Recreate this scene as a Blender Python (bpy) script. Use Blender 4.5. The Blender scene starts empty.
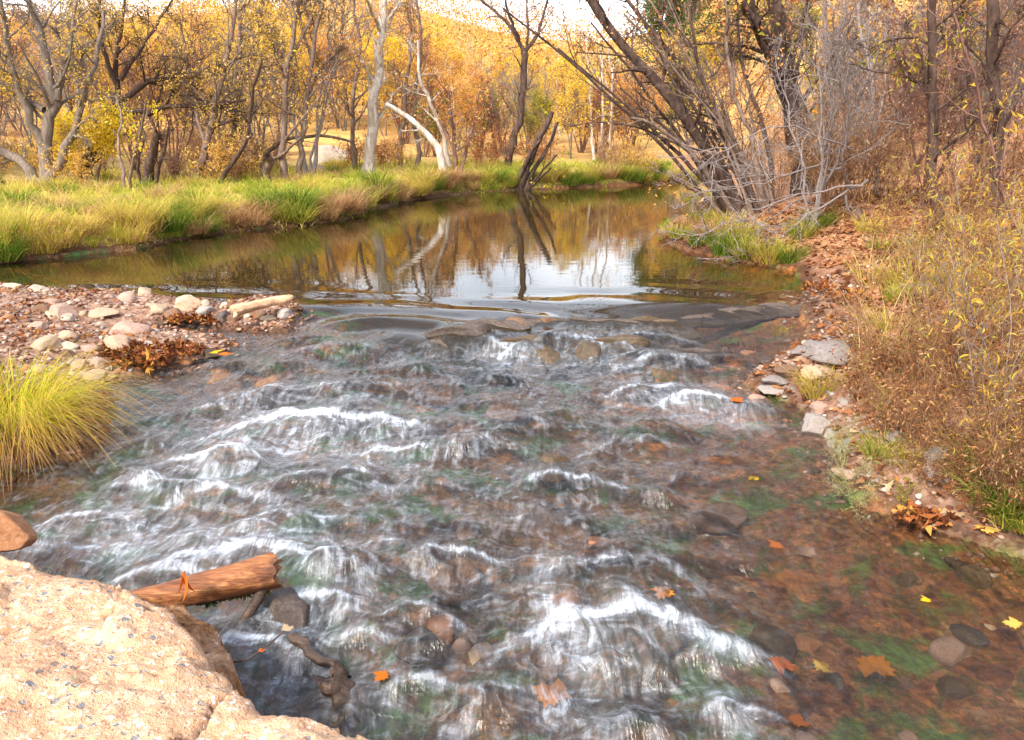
import bpy, bmesh, math
import numpy as np
from mathutils import Vector
rng = np.random.default_rng(11)
sc = bpy.context.scene
col = sc.collection
rad = math.radians
F = 1024 * 28 / 36.0
PITCH = rad(17.4)
CAM = np.array([0.0, 0.0, 2.0])
sp_, cp_ = math.sin(PITCH), math.cos(PITCH)

# ---------------------------------------------------------------- camera and light
cd = bpy.data.cameras.new('camera'); cam = bpy.data.objects.new('camera', cd); col.objects.link(cam)
cd.lens = 28; cd.sensor_width = 36; cd.sensor_fit = 'HORIZONTAL'; cd.clip_start = 0.05; cd.clip_end = 2000
cam.location = CAM; cam.rotation_euler = (rad(90) - PITCH, 0, 0)
sc.camera = cam
SUN_EL, SUN_AZ = rad(46), rad(214)      # azimuth clockwise from +Y
w = bpy.data.worlds.new('World'); sc.world = w; w.use_nodes = True
nt = w.node_tree; bg = nt.nodes['Background']
sky = nt.nodes.new('ShaderNodeTexSky'); sky.sky_type = 'NISHITA'; sky.sun_disc = False
sky.sun_elevation = SUN_EL; sky.sun_rotation = SUN_AZ; sky.dust_density = 4.0; sky.air_density = 1.0; sky.ozone_density = 1.0
tc = nt.nodes.new('ShaderNodeTexCoord'); cn = nt.nodes.new('ShaderNodeTexNoise'); cn.inputs['Scale'].default_value = 2.6; cn.inputs['Detail'].default_value = 6
nt.links.new(tc.outputs['Generated'], cn.inputs['Vector'])
cr = nt.nodes.new('ShaderNodeMapRange'); cr.inputs['From Min'].default_value = .36; cr.inputs['From Max'].default_value = .6; cr.inputs['To Min'].default_value = .35; cr.inputs['To Max'].default_value = .95
nt.links.new(cn.outputs['Fac'], cr.inputs['Value'])
cm = nt.nodes.new('ShaderNodeMix'); cm.data_type = 'RGBA'; 
hr_ = nt.nodes.new('ShaderNodeValToRGB'); e_ = hr_.color_ramp.elements; e_[0].position = .02; e_[0].color = (13, 13, 13.2, 1); e_[1].position = .75; e_[1].color = (4.6, 5.8, 7.8, 1)      # thin cloud, brightest low down
sx0 = nt.nodes.new('ShaderNodeSeparateXYZ'); nt.links.new(tc.outputs['Generated'], sx0.inputs[0]); nt.links.new(sx0.outputs[2], hr_.inputs[0]); nt.links.new(hr_.outputs[0], cm.inputs[7])
sx = nt.nodes.new('ShaderNodeSeparateXYZ'); nt.links.new(tc.outputs['Generated'], sx.inputs[0])
el = nt.nodes.new('ShaderNodeMapRange'); el.inputs['From Min'].default_value = .18; el.inputs['From Max'].default_value = .62; el.inputs['To Min'].default_value = 1.0; el.inputs['To Max'].default_value = .42
nt.links.new(sx.outputs[2], el.inputs['Value'])
mu = nt.nodes.new('ShaderNodeMath'); mu.operation = 'MULTIPLY'; nt.links.new(cr.outputs[0], mu.inputs[0]); nt.links.new(el.outputs[0], mu.inputs[1])
nt.links.new(mu.outputs[0], cm.inputs[0]); nt.links.new(sky.outputs[0], cm.inputs[6]); nt.links.new(cm.outputs[2], bg.inputs[0])
bg.inputs[1].default_value = 0.15
ld = bpy.data.lights.new('sun', 'SUN'); ld.energy = 3.0; ld.angle = rad(12); ld.color = (1, .93, .82)
lo = bpy.data.objects.new('sun', ld); col.objects.link(lo)
sd_ = Vector((math.sin(SUN_AZ) * math.cos(SUN_EL), math.cos(SUN_AZ) * math.cos(SUN_EL), math.sin(SUN_EL)))
lo.rotation_euler = sd_.to_track_quat('Z', 'Y').to_euler(); lo.location = sd_ * 50
vs = sc.view_settings; vs.view_transform = 'Standard'; vs.look = 'None'; vs.gamma = 1; vs.exposure = 1.17; vs.use_curve_mapping = False
sc.cycles.use_denoising = True
sc.cycles.max_bounces = 8; sc.cycles.transparent_max_bounces = 12; sc.cycles.diffuse_bounces = 3; sc.cycles.glossy_bounces = 3
sc.cycles.caustics_reflective = False; sc.cycles.caustics_refractive = False

# ---------------------------------------------------------------- numeric helpers
def sstep(a, b, x):
    t = np.clip((np.asarray(x, float) - a) / (b - a), 0, 1); return t * t * (3 - 2 * t)
def _h(ix, iy, s):
    n = (ix.astype(np.int64) * 374761393 + iy.astype(np.int64) * 668265263 + s * 974634777) & 0x7fffffff
    n = ((n ^ (n >> 13)) * 1274126177) & 0x7fffffff
    return ((n ^ (n >> 16)) & 0xffff) / 65535.0
def vn(x, y, s=0):
    x = np.asarray(x, float); y = np.asarray(y, float)
    ix = np.floor(x); iy = np.floor(y); fx = x - ix; fy = y - iy
    fx = fx * fx * fx * (fx * (6 * fx - 15) + 10); fy = fy * fy * fy * (fy * (6 * fy - 15) + 10)
    a = _h(ix, iy, s); b = _h(ix + 1, iy, s); c = _h(ix, iy + 1, s); d = _h(ix + 1, iy + 1, s)
    return (a + (b - a) * fx) * (1 - fy) + (c + (d - c) * fx) * fy
def fbm(x, y, s=0, o=4, g=.5):
    r = 0; a = 1; t = 0
    for i in range(o):
        r = r + a * vn(x, y, s + i * 7); t += a; a *= g; x = x * 2.03 + 11.3; y = y * 2.03 + 5.1
    return r / t - .5
def ray(px, py):
    dx = (px - 512) / F; dy = (370 - py) / F
    return np.array([dx, cp_ + dy * sp_, -sp_ + dy * cp_])
def atz(px, py, z):
    d = ray(px, py); return CAM + d * ((z - CAM[2]) / d[2])
def atY(px, py, Y):
    d = ray(px, py); return CAM + d * (Y / d[1])
def proj(p):
    q = np.asarray(p, float) - CAM
    z = q[..., 1] * cp_ - q[..., 2] * sp_; yv = q[..., 1] * sp_ + q[..., 2] * cp_
    return 512 + F * q[..., 0] / z, 370 - F * yv / z

# ---------------------------------------------------------------- water level (pool, ledge, rapids)
LIPX = np.array([-9, -3.2, -2.2, -1.2, -.6, .5, 1.8, 3.2, 6]); LIPY = np.array([8.8, 8.8, 8.6, 7.9, 7.75, 8.35, 8.75, 9.0, 9.0])
def W0(x, y):
    yl = np.interp(x, LIPX, LIPY)
    s = yl - y
    return -(.13 * sstep(-.25, .55, s) + .085 * np.clip(s - .1, 0, 6) * .6)
def hitw(px, py):
    z = -.2
    for _ in range(25):
        p = atz(px, py, z); z = .5 * z + .5 * float(W0(p[0], p[1]))
    return atz(px, py, z)
HUMPS = []   # x, y, half width, length, height, foam
def hump(px, py, wpx, hf=1.0, foam=.7, lf=1.0):
    p = hitw(px, py); d = np.linalg.norm(p - CAM)
    a = .5 * wpx * d / F
    HUMPS.append((p[0], p[1], a, min(.34, max(.09, a * .62)) * lf, min(.13, .05 + .16 * a) * hf, foam))
for h in [(622, 625, 190, 1.35, 1.0, 1.1), (618, 578, 165, 1.1, .42, 1), (458, 556, 74, 1.0, .7), (424, 618, 72, 1.3, .55), (566, 484, 100, 1.2, .62),
          (425, 690, 90, .9, .5), (322, 424, 180, 1.3, 1.0), (212, 466, 96, 1.2, .9), (300, 396, 120, .9, .35), (318, 600, 90, 1.2, .75), (285, 372, 90, 1.1, .1),
          (345, 352, 80, 1.0, .12), (318, 340, 60, .9, .2), (380, 392, 80, 1, .15), (664, 366, 92, 1.3, .3), (700, 402, 80, .9, .7), (640, 392, 70, .8, .7),
          (470, 340, 80, 1.0, .7), (560, 345, 120, .9, .5), (640, 340, 110, .8, .35), (230, 500, 110, .9, .5), (100, 520, 90, .7, .6), (330, 480, 110, .8, .4),
          (250, 555, 150, .9, .9), (180, 575, 110, .6, .7), (360, 640, 80, .8, .5), (560, 425, 90, .7, .2), (640, 445, 110, .8, .25), (490, 450, 90, .6, .25),
          (700, 480, 90, .7, .15), (540, 520, 120, .5, .1), (720, 560, 130, .4, .08), (690, 530, 100, .5, .1), (505, 598, 90, .5, .15), (520, 690, 110, .6, .25), (250, 640, 110, .7, .7), (350, 570, 70, .9, .5),
          (735, 705, 70, .6, .4), (640, 725, 100, .5, .1), (400, 450, 80, .6, .5), (440, 490, 90, .5, .25), (150, 490, 90, .6, .4), (60, 545, 90, .5, .5), (300, 520, 90, .7, .4), (390, 545, 60, .6, .3)]:
    hump(*h)
hr = np.random.default_rng(5)
for i in range(170):
    px, py = hr.uniform(60, 760), hr.uniform(345, 738)
    if px < 330 and py > 620: continue
    hump(px, py, hr.uniform(22, 60) * (.6 + py / 900), hr.uniform(.35, .8), hr.uniform(0, .14) * (1.0 if px < 420 else .5 if px < 660 else .15))
HUMPS = np.array(HUMPS)
FOAMP = []
for (px, py, wx, wy, s) in [(440, 348, 120, 9, .6), (700, 400, 70, 24, .62), (740, 420, 50, 16, .4), (330, 436, 90, 20, .5), (240, 410, 80, 26, .42), (280, 440, 110, 30, .38), (190, 480, 70, 30, .4), (80, 525, 100, 20, .45), (110, 550, 70, 16, .55),
                            (235, 548, 110, 16, .75), (335, 600, 56, 26, .6), (230, 640, 50, 34, .6), (330, 640, 46, 30, .35), (640, 668, 80, 20, .25), (585, 660, 24, 40, .4), (470, 320, 160, 8, .25), (545, 600, 18, 40, .6), (480, 352, 60, 8, .6),
                            (660, 330, 110, 7, .3), (150, 440, 80, 30, .18), (400, 720, 60, 18, .5), (735, 712, 24, 10, .5), (330, 690, 60, 20, .4), (570, 365, 120, 14, .3), (500, 500, 300, 160, .07), (270, 510, 200, 80, .2), (420, 400, 130, 50, .16)]:
    p = hitw(px, py); q = hitw(px + wx, py); r_ = hitw(px, py - wy)
    FOAMP.append((p[0], p[1], abs(q[0] - p[0]), abs(r_[1] - p[1]) + .02, s))

def water_fields(x, y):
    """height, foam amount, flow lateral coordinate"""
    yl = np.interp(x, LIPX, LIPY); s = yl - y
    act = sstep(-.1, .9, s)
    ew = act * sstep(-4.6, -3.2, x + .25 * (y - 5)) 
    z = W0(x, y)
    foam = np.zeros_like(z); fx = x.copy()
    jit = fbm(x * 5, y * 2, 91, 3)
    for (hx, hy, a, b, hh, fo) in HUMPS:
        m = (np.abs(x - hx) < 2.2 * a) & (y - hy < 3.2 * b) & (hy - y < 3.6 * b)
        if not m.any(): continue
        X = x[m]; Y = y[m]; u = (X - hx) / a
        cy = hy - .42 * b * u * u + .55 * b * jit[m]
        t = (cy - Y) / b
        lat = np.exp(-(np.abs(u) ** 2.6))
        up = np.where(t < 0, np.exp(-(t / 1.15) ** 2), np.exp(-(t / .62) ** 2) * 1.0 - .28 * np.exp(-((t - 1.35) / .5) ** 2) * (1 - np.exp(-t * 3)))
        z[m] += .8 * hh * lat * up
        fr = np.exp(-((t - .12) / .16) ** 2) * 1.6 + .46 * sstep(0, .2, t) * np.exp(-np.clip(t - .2, 0, 9) / .8) + .30 * np.exp(-((t - 1.5) / .55) ** 2)
        edge = .55 + .9 * np.exp(-((np.abs(u) - .85) / .28) ** 2)
        foam[m] += .47 * fo * fr * np.exp(-np.abs(u) ** 3.5 * .6) * np.where(t > .25, edge, 1.0)
        k = lat * sstep(-.2, .5, t) * np.exp(-np.clip(t, 0, 9) / 2.5)
        fx[m] = fx[m] * (1 - k) + (hx + (X - hx) / (1 + .55 * np.clip(t, 0, 3))) * k
    for (hx, hy, a, b, so) in FOAMP:
        foam += (.24 if (hx < -.4 and so < .7) else .46) * so * np.exp(-((x - hx) / a) ** 2 - ((y - hy) / b) ** 2)
    rip = fbm(fx * 7, y * 3.0, 3, 4, .55) * .064 + fbm(fx * 2.2, y * 1.3, 41, 2) * .05 + fbm(fx * 26, y * 7, 63, 2) * .010
    calm = 1 - .62 * sstep(1.0, 2.6, x + .1 * (6 - y))
    z += rip * act * calm
    near = sstep(-1.8, .2, s) * (1 - act)
    z += near * .018 * np.sin(y * 9 + 6 * fbm(x * .8, y * .8, 23, 2) + x * 1.2) * (.4 + vn(x * 1.1, y * 1.4, 5))
    foam *= act
    return z, foam, fx, act

# ---------------------------------------------------------------- shoreline and ground
_A = [(-400, 277.5), (-250, 272), (0, 264), (60, 257), (130, 250), (180, 240), (235, 231), (300, 226), (350, 219), (375, 209), (420, 199), (470, 193), (520, 190), (580, 187.5), (640, 185), (662, 183), (690, 177), (760, 173.5)]
_B = [(790, 175.5), (715, 180), (695, 188), (690, 200), (676, 216), (660, 231), (664, 242), (690, 251), (730, 260), (775, 267), (797, 271), (806, 285), (800, 300), (812, 330), (800, 352), (765, 362), (748, 385), (800, 408), (820, 440), (836, 470), (860, 500), (905, 518), (950, 538), (1000, 550), (1100, 572), (1300, 630)]
_C = [(-300, 570), (-150, 500), (-20, 470), (40, 463), (95, 448), (108, 420), (112, 388), (150, 374), (213, 358), (234, 346), (215, 332), (170, 327), (140, 318), (175, 312), (230, 319), (290, 319), (301, 309), (285, 298), (255, 296), (222, 302), (190, 300), (130, 291), (70, 291), (0, 285), (-250, 280.5)]
poly = [atz(a, b, 0)[:2] for a, b in _A]
poly += [(atz(a, b, 0) if b < 303 else hitw(a, b))[:2] for a, b in _B]
poly += [np.array((3.6, -3)), np.array((-3.0, -3)), np.array((-3.0, 1.5))]
poly += [(atz(a, b, 0) if b < 325 else hitw(a, b))[:2] for a, b in _C]
POLY = np.array(poly)
def sdf(x, y, P=POLY):
    """signed distance to polygon, negative inside"""
    x = np.asarray(x, float).ravel(); y = np.asarray(y, float).ravel()
    d = np.full(x.shape, 1e18); ins = np.zeros(x.shape, bool)
    for i in range(len(P)):
        ax, ay = P[i]; bx, by = P[(i + 1) % len(P)]
        ex, ey = bx - ax, by - ay
        t = np.clip(((x - ax) * ex + (y - ay) * ey) / (ex * ex + ey * ey + 1e-12), 0, 1)
        d = np.minimum(d, (x - ax - ex * t) ** 2 + (y - ay - ey * t) ** 2)
        c = ((ay > y) != (by > y)) & (x < ex * (y - ay) / (ey if abs(ey) > 1e-12 else 1e-12) + ax)
        ins ^= c
    return np.where(ins, -1, 1) * np.sqrt(d)
def zones(x, y):
    """weights: right bank, gravel bar, meadow"""
    r = sstep(-.3, .3, (x - np.where(y > 12, .195 * y, np.interp(y, [0, 5, 12], [.2, .8, 2.0]))) )
    bar = (1 - r) * (1 - sstep(10.2, 10.7, y))
    return r, bar, 1 - r - bar
def ground(x, y):
    shp = np.shape(x); x = np.asarray(x, float).ravel(); y = np.asarray(y, float).ravel()
    sd = sdf(x, y) + .22 * fbm(x * 1.3, y * 1.3, 77, 3) * sstep(.0, .2, np.abs(y) ) 
    r, bar, me = zones(x, y)
    o = np.clip(sd, 0, None); i = np.clip(-sd, 0, None)
    zw = W0(x, y)
    zb = .02 + .17 * sstep(0, 1.6, o) + .08 * fbm(x * 2.5, y * 2.5, 8, 4) * sstep(0, .3, o)
    zm = .05 + .30 * sstep(0, .55, o) + .012 * np.clip(o, 0, 30) + .16 * fbm(x * .9, y * .9, 9, 4) * sstep(0, .5, o)
    zr = .03 + .10 * sstep(0, .3, o) + .17 * np.minimum(o, 4) + .05 * np.clip(o - 4, 0, 30) + .14 * fbm(x * 1.6, y * 1.6, 10, 4) * sstep(0, .4, o)
    q_ = x / np.clip(y, 6, None)
    hill = (13 + 13 * np.exp(-((q_ + .25) / .2) ** 2)) * sstep(38, 125, y + 6 * fbm(x * .05, y * .05, 31, 2)) * (.72 + .5 * fbm(x * .03, y * .01, 35, 2)) + 24 * sstep(.17, .42, x / np.clip(y, 6, None)) * sstep(22, 95, y) + 9 * sstep(9, 40, x) + 2 * sstep(-12, -40, x)
    out = zb * bar + zm * me + zr * r + hill * sstep(0, 3, o)
    rap = sstep(0, 1.2, np.interp(x, LIPX, LIPY) - y)
    dep = (1 - rap) * (.05 + .55 * sstep(0, 1.8, i)) + rap * (.03 + .15 * sstep(0, .9, i))
    dep = dep + .05 * fbm(x * 4, y * 4, 12, 3) * sstep(0, .3, i)
    bed = zw - dep
    z = np.where(sd > 0, out + np.where(zw < -.01, zw, 0) * np.exp(-o / 1.5), bed)
    return z.reshape(shp)
def hit(px, py, maxd=70):
    """first point of the ground on the ray through a pixel"""
    d = ray(px, py); d = d / d[1]
    ys = np.geomspace(1.5, maxd, 700)
    P = CAM + d[None] * ys[:, None]
    z = np.maximum(ground(P[:, 0], P[:, 1]), -9)
    k = np.argmax(P[:, 2] < z)
    if not (P[:, 2] < z).any(): k = len(ys) - 1
    p = P[k].copy(); p[2] = z[k]; return p
def gz(x, y): return float(ground(np.array([x]), np.array([y]))[0])

# ---------------------------------------------------------------- mesh helpers
def mk(name, V, Q=None, T=None, mat=None, parent=None, attrs=None, smooth=True, base=None, N=None):
    V = np.asarray(V, np.float32)
    if base is not None: V = V - np.asarray(base, np.float32)
    Q = np.zeros((0, 4), np.int32) if Q is None else np.asarray(Q, np.int32)
    T = np.zeros((0, 3), np.int32) if T is None else np.asarray(T, np.int32)
    me = bpy.data.meshes.new(name)
    me.vertices.add(len(V)); me.vertices.foreach_set('co', V.ravel())
    nl = Q.size + T.size
    me.loops.add(nl); me.loops.foreach_set('vertex_index', np.concatenate([Q.ravel(), T.ravel()]).astype(np.int32))
    me.polygons.add(len(Q) + len(T))
    st = np.concatenate([np.arange(len(Q)) * 4, Q.size + np.arange(len(T)) * 3]).astype(np.int32)
    me.polygons.foreach_set('loop_start', st)
    me.polygons.foreach_set('use_smooth', np.full(len(st), smooth))
    me.update(calc_edges=True)
    for k, a in (attrs or {}).items():
        a = np.asarray(a, np.float32)
        if a.ndim == 2:
            at = me.attributes.new(k, 'FLOAT_VECTOR', 'POINT'); at.data.foreach_set('vector', a.ravel())
        else:
            at = me.attributes.new(k, 'FLOAT', 'POINT'); at.data.foreach_set('value', a)
    if mat is not None: me.materials.append(mat)
    o = bpy.data.objects.new(name, me); col.objects.link(o)
    if parent is not None: o.parent = parent
    elif base is not None: o.location = base
    return o
def tag(o, label=None, cat=None, group=None, kind=None):
    if label: o['label'] = label
    if cat: o['category'] = cat
    if group: o['group'] = group
    if kind: o['kind'] = kind
    return o
def thing(name, loc, label, cat, group=None, rz=0, s=1):
    o = bpy.data.objects.new(name, None); col.objects.link(o); o.location = loc; o.rotation_euler = (0, 0, rz); o.scale = (s, s, s)
    o.empty_display_size = .2
    return tag(o, label, cat, group)
def dup(root, loc, rz=0, s=1, label=None, group=None, tilt=(0, 0)):
    r = root.copy(); col.objects.link(r); r.location = loc; r.rotation_euler = (tilt[0], tilt[1], rz)
    r.scale = s if hasattr(s, '__len__') else (s, s, s)
    if label: r['label'] = label
    if group: r['group'] = group
    for ch in list(root.children):
        c = ch.copy(); col.objects.link(c); c.parent = r
        for g in ch.children:
            d = g.copy(); col.objects.link(d); d.parent = c
    return r
def drop(root):
    for ch in list(root.children):
        for g in list(ch.children): bpy.data.objects.remove(g)
        bpy.data.objects.remove(ch)
    bpy.data.objects.remove(root)
def gridquads(nr, nc):
    i = np.arange(nr - 1)[:, None] * nc + np.arange(nc - 1)[None]
    return np.stack([i, i + 1, i + nc + 1, i + nc], -1).reshape(-1, 4)

# ---------------------------------------------------------------- materials
class NM:
    def __init__(s, name, disp=None):
        s.m = bpy.data.materials.new(name); s.m.use_nodes = True; s.nt = s.m.node_tree; s.nt.nodes.clear()
        s.out = s.nt.nodes.new('ShaderNodeOutputMaterial')
    def n(s, typ, ins=None, **props):
        d = s.nt.nodes.new('ShaderNode' + typ)
        for k, v in props.items(): setattr(d, k, v)
        for k, v in (ins or {}).items(): s.set(d.inputs[k], v)
        return d
    def set(s, sock, v):
        if isinstance(v, bpy.types.Node): v = v.outputs[0]
        if isinstance(v, bpy.types.NodeSocket): s.nt.links.new(v, sock)
        elif hasattr(v, '__len__') and len(v) == 3 and sock.type == 'RGBA': sock.default_value = (*v, 1)
        else: sock.default_value = v
    def pos(s): 
        return s.n('NewGeometry').outputs['Position']
    def objc(s): return s.n('TexCoord').outputs['Object']
    def scl(s, vec, sc): return s.n('Mapping', {'Vector': vec, 'Scale': sc}).outputs[0]
    def noise(s, vec, scale, detail=4, rough=.55, dist=0, out='Fac'):
        return s.n('TexNoise', {'Vector': vec, 'Scale': scale, 'Detail': detail, 'Roughness': rough, 'Distortion': dist}).outputs[out]
    def voro(s, vec, scale, out='Color', feature='F1', rnd=1):
        return s.n('TexVoronoi', {'Vector': vec, 'Scale': scale, 'Randomness': rnd}, feature=feature).outputs[out]
    def ramp(s, fac, stops, interp='LINEAR'):
        d = s.n('ValToRGB', {'Fac': fac}); e = d.color_ramp.elements; d.color_ramp.interpolation = interp
        while len(e) < len(stops): e.new(.5)
        for el, (p, c) in zip(e, stops):
            el.position = p; el.color = (*c, 1) if hasattr(c, '__len__') else (c, c, c, 1)
        return d.outputs[0]
    def mix(s, f, a, b, mode='MIX'):
        d = s.n('Mix', data_type='RGBA', blend_type=mode)
        s.set(d.inputs[0], f); s.set(d.inputs[6], a); s.set(d.inputs[7], b); return d.outputs[2]
    def math(s, op, a, b=0.0, c=None, clamp=False):
        d = s.n('Math', operation=op, use_clamp=clamp); s.set(d.inputs[0], a); s.set(d.inputs[1], b)
        if c is not None: s.set(d.inputs[2], c)
        return d.outputs[0]
    def mapr(s, v, a, b, c=0, d=1, smooth=True):
        n = s.n('MapRange', {'Value': v, 'From Min': a, 'From Max': b, 'To Min': c, 'To Max': d}, interpolation_type='SMOOTHSTEP' if smooth else 'LINEAR'); return n.outputs[0]
    def attr(s, name, out='Fac'): return s.n('Attribute', attribute_name=name).outputs[out]
    def bump(s, h, strength=.5, dist=.02, nrm=None):
        i = {'Height': h, 'Strength': strength, 'Distance': dist}
        if nrm is not None: i['Normal'] = nrm
        return s.n('Bump', i).outputs[0]
    def pbr(s, color, rough=.8, nrm=None, spec=.3, **k):
        i = {'Base Color': color, 'Roughness': rough, 'Specular IOR Level': spec}
        if nrm is not None: i['Normal'] = nrm
        i.update(k); return s.n('BsdfPrincipled', i)
    def done(s, sh):
        s.nt.links.new(sh.outputs[0], s.out.inputs[0]); return s.m
M = {}
def rock_mat(name, c1, c2, c3, scale=9, rough=.75, bump=.5, spec=.25):
    m = NM(name); p = m.objc(); oi = m.n('ObjectInfo').outputs['Random']
    v = m.n('VectorMath', {0: p, 1: m.n('CombineXYZ', {0: m.math('MULTIPLY', oi, 37.0), 1: m.math('MULTIPLY', oi, 11.0)})}, operation='ADD').outputs[0]
    n1 = m.noise(v, scale, 6, .62); n2 = m.noise(v, scale * 7, 4, .7)
    c = m.ramp(n1, [(.3, c1), (.5, c2), (.72, c3)])
    c = m.mix(m.math('MULTIPLY', m.mapr(n2, .5, .75), .55), c, tuple(x * .35 for x in c1))
    c = m.mix(m.mapr(oi, 0, 1, 0, .45), c, tuple(x * .55 for x in c2))
    b = m.bump(m.math('ADD', n1, m.math('MULTIPLY', n2, .5)), bump, .03)
    return m.done(m.pbr(c, rough, b, spec))
M['stone_tan'] = rock_mat('stone_tan', (.40, .25, .15), (.50, .35, .23), (.58, .45, .33))
M['stone_pink'] = rock_mat('stone_pink', (.34, .19, .13), (.44, .28, .21), (.52, .38, .30))
M['stone_grey'] = rock_mat('stone_grey', (.24, .20, .17), (.35, .30, .265), (.45, .40, .36))
M['stone_pale'] = rock_mat('stone_pale', (.36, .27, .19), (.50, .40, .30), (.58, .49, .40))
M['stone_brown'] = rock_mat('stone_brown', (.12, .065, .04), (.20, .11, .065), (.28, .17, .10))
M['stone_rust'] = rock_mat('stone_rust', (.30, .12, .05), (.40, .18, .08), (.48, .26, .14))
M['stone_wet'] = rock_mat('stone_wet', (.035, .026, .02), (.075, .05, .036), (.14, .085, .05), rough=.22, spec=.5)
M['stone_moss'] = rock_mat('stone_moss', (.04, .045, .012), (.085, .055, .025), (.26, .11, .035), rough=.3, spec=.5)
M['stone_slate'] = rock_mat('stone_slate', (.17, .14, .125), (.26, .22, .20), (.36, .31, .28))
def leaf_mat(name, stops, trans=.45, rough=.6, tt=None):
    m = NM(name); a = m.attr('rnd')
    c = m.ramp(a, stops)
    if tt: c = m.mix(m.mapr(m.attr('tt'), tt[0], tt[1]), c, tt[2])
    d = m.n('BsdfDiffuse', {'Color': c}); t = m.n('BsdfTranslucent', {'Color': c})
    x = m.n('MixShader', {0: trans}); m.nt.links.new(d.outputs[0], x.inputs[1]); m.nt.links.new(t.outputs[0], x.inputs[2])
    return m.done(x)
M['lf_yellow'] = leaf_mat('leaf_yellow', [(0, (.72, .44, .02)), (.4, (.84, .58, .03)), (.75, (.78, .60, .07)), (1, (.50, .48, .06))])
M['lf_gold'] = leaf_mat('leaf_gold', [(0, (.70, .36, .07)), (.5, (.82, .53, .12)), (1, (.85, .64, .18))])
M['lf_orange'] = leaf_mat('leaf_orange', [(0, (.60, .22, .06)), (.5, (.72, .34, .10)), (1, (.80, .50, .18))])
M['lf_rust'] = leaf_mat('leaf_rust', [(0, (.28, .08, .03)), (.5, (.45, .15, .05)), (1, (.52, .26, .11))])
M['lf_tan'] = leaf_mat('leaf_tan', [(0, (.38, .19, .10)), (.5, (.52, .31, .18)), (1, (.60, .43, .26))])
M['lf_amber'] = leaf_mat('leaf_amber', [(0, (.42, .10, .015)), (.5, (.50, .15, .02)), (1, (.52, .20, .03))], trans=.2)
M['lf_brown'] = leaf_mat('leaf_brown', [(0, (.12, .042, .02)), (.35, (.23, .085, .036)), (.7, (.36, .16, .065)), (1, (.54, .36, .18))], trans=.25)
M['lf_olive'] = leaf_mat('leaf_olive', [(0, (.16, .17, .03)), (.5, (.30, .28, .04)), (1, (.50, .40, .05))])
M['lf_green'] = leaf_mat('leaf_green', [(0, (.035, .075, .02)), (.5, (.07, .12, .03)), (1, (.16, .18, .04))], trans=.2)
M['lf_willow'] = leaf_mat('leaf_willow', [(0, (.40, .19, .05)), (.35, (.56, .34, .05)), (.75, (.60, .44, .07)), (1, (.34, .36, .07))])
M['lf_sage'] = leaf_mat('leaf_sage', [(0, (.30, .30, .12)), (.5, (.42, .42, .20)), (1, (.50, .46, .16))])
M['lf_litter'] = leaf_mat('leaf_litter', [(0, (.08, .03, .016)), (.35, (.19, .068, .028)), (.65, (.32, .12, .048)), (.88, (.38, .20, .09)), (1, (.54, .40, .25))], trans=.15)
M['lf_wetlitter'] = leaf_mat('leaf_wet_litter', [(0, (.06, .02, .012)), (.4, (.18, .055, .02)), (.8, (.34, .12, .04)), (1, (.45, .24, .05))], trans=.1)
M['lf_redorange'] = leaf_mat('leaf_red_orange', [(0, (.50, .10, .02)), (1, (.62, .17, .03))], trans=.3)
M['gr_green'] = leaf_mat('grass_green', [(0, (.10, .17, .02)), (.4, (.20, .27, .03)), (.75, (.38, .38, .05)), (1, (.52, .42, .10))], tt=(.55, 1, (.50, .42, .09)))
M['gr_lush'] = leaf_mat('grass_lush', [(0, (.05, .12, .015)), (.5, (.11, .21, .025)), (1, (.26, .31, .04))], tt=(.6, 1.1, (.38, .36, .06)))
M['gr_yellow'] = leaf_mat('grass_yellow', [(0, (.34, .34, .04)), (.4, (.54, .46, .06)), (.8, (.62, .46, .10)), (1, (.58, .38, .14))], tt=(.5, 1, (.62, .42, .13)))
M['gr_dry'] = leaf_mat('grass_dry', [(0, (.34, .17, .08)), (.5, (.48, .27, .13)), (1, (.60, .42, .20))])
M['gr_sedge'] = leaf_mat('grass_sedge', [(0, (.24, .30, .02)), (.45, (.46, .44, .035)), (.8, (.64, .50, .06)), (1, (.66, .42, .08))], tt=(.5, 1.0, (.66, .40, .09)))
M['stem_dead'] = leaf_mat('stem_dead', [(0, (.13, .065, .035)), (.5, (.24, .12, .06)), (1, (.38, .24, .14))], trans=.05)
def bark(name, c1, c2, c3, sc=(14, 14, 4), patches=None):
    m = NM(name); v = m.scl(m.objc(), sc)
    n = m.noise(v, 1.0, 5, .65); n2 = m.noise(m.objc(), 3.0, 3)
    c = m.ramp(n, [(.32, c1), (.52, c2), (.7, c3)])
    if patches: c = m.mix(m.mapr(m.noise(m.scl(m.objc(), (5, 5, 2.4)), 1.0, 4, .6), .5, .58), c, patches)
    c = m.mix(m.math('MULTIPLY', n2, .5), c, c1)
    return m.done(m.pbr(c, .9, m.bump(n, .8, .04), .15))
M['bk_dark'] = bark('bark_dark', (.035, .021, .017), (.095, .060, .046), (.17, .115, .09))
M['bk_brown'] = bark('bark_brown', (.09, .06, .045), (.21, .145, .11), (.34, .25, .20))
M['bk_grey'] = bark('bark_grey', (.10, .075, .06), (.20, .155, .125), (.30, .25, .21))
M['bk_pale'] = bark('bark_pale', (.28, .21, .16), (.50, .42, .34), (.66, .60, .52), patches=(.70, .65, .58))
M['bk_rose'] = bark('bark_rose', (.09, .045, .035), (.20, .105, .08), (.30, .18, .13))
M['bk_silver'] = bark('bark_silver', (.17, .13, .115), (.31, .26, .24), (.44, .39, .36), sc=(40, 40, 8))
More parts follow.
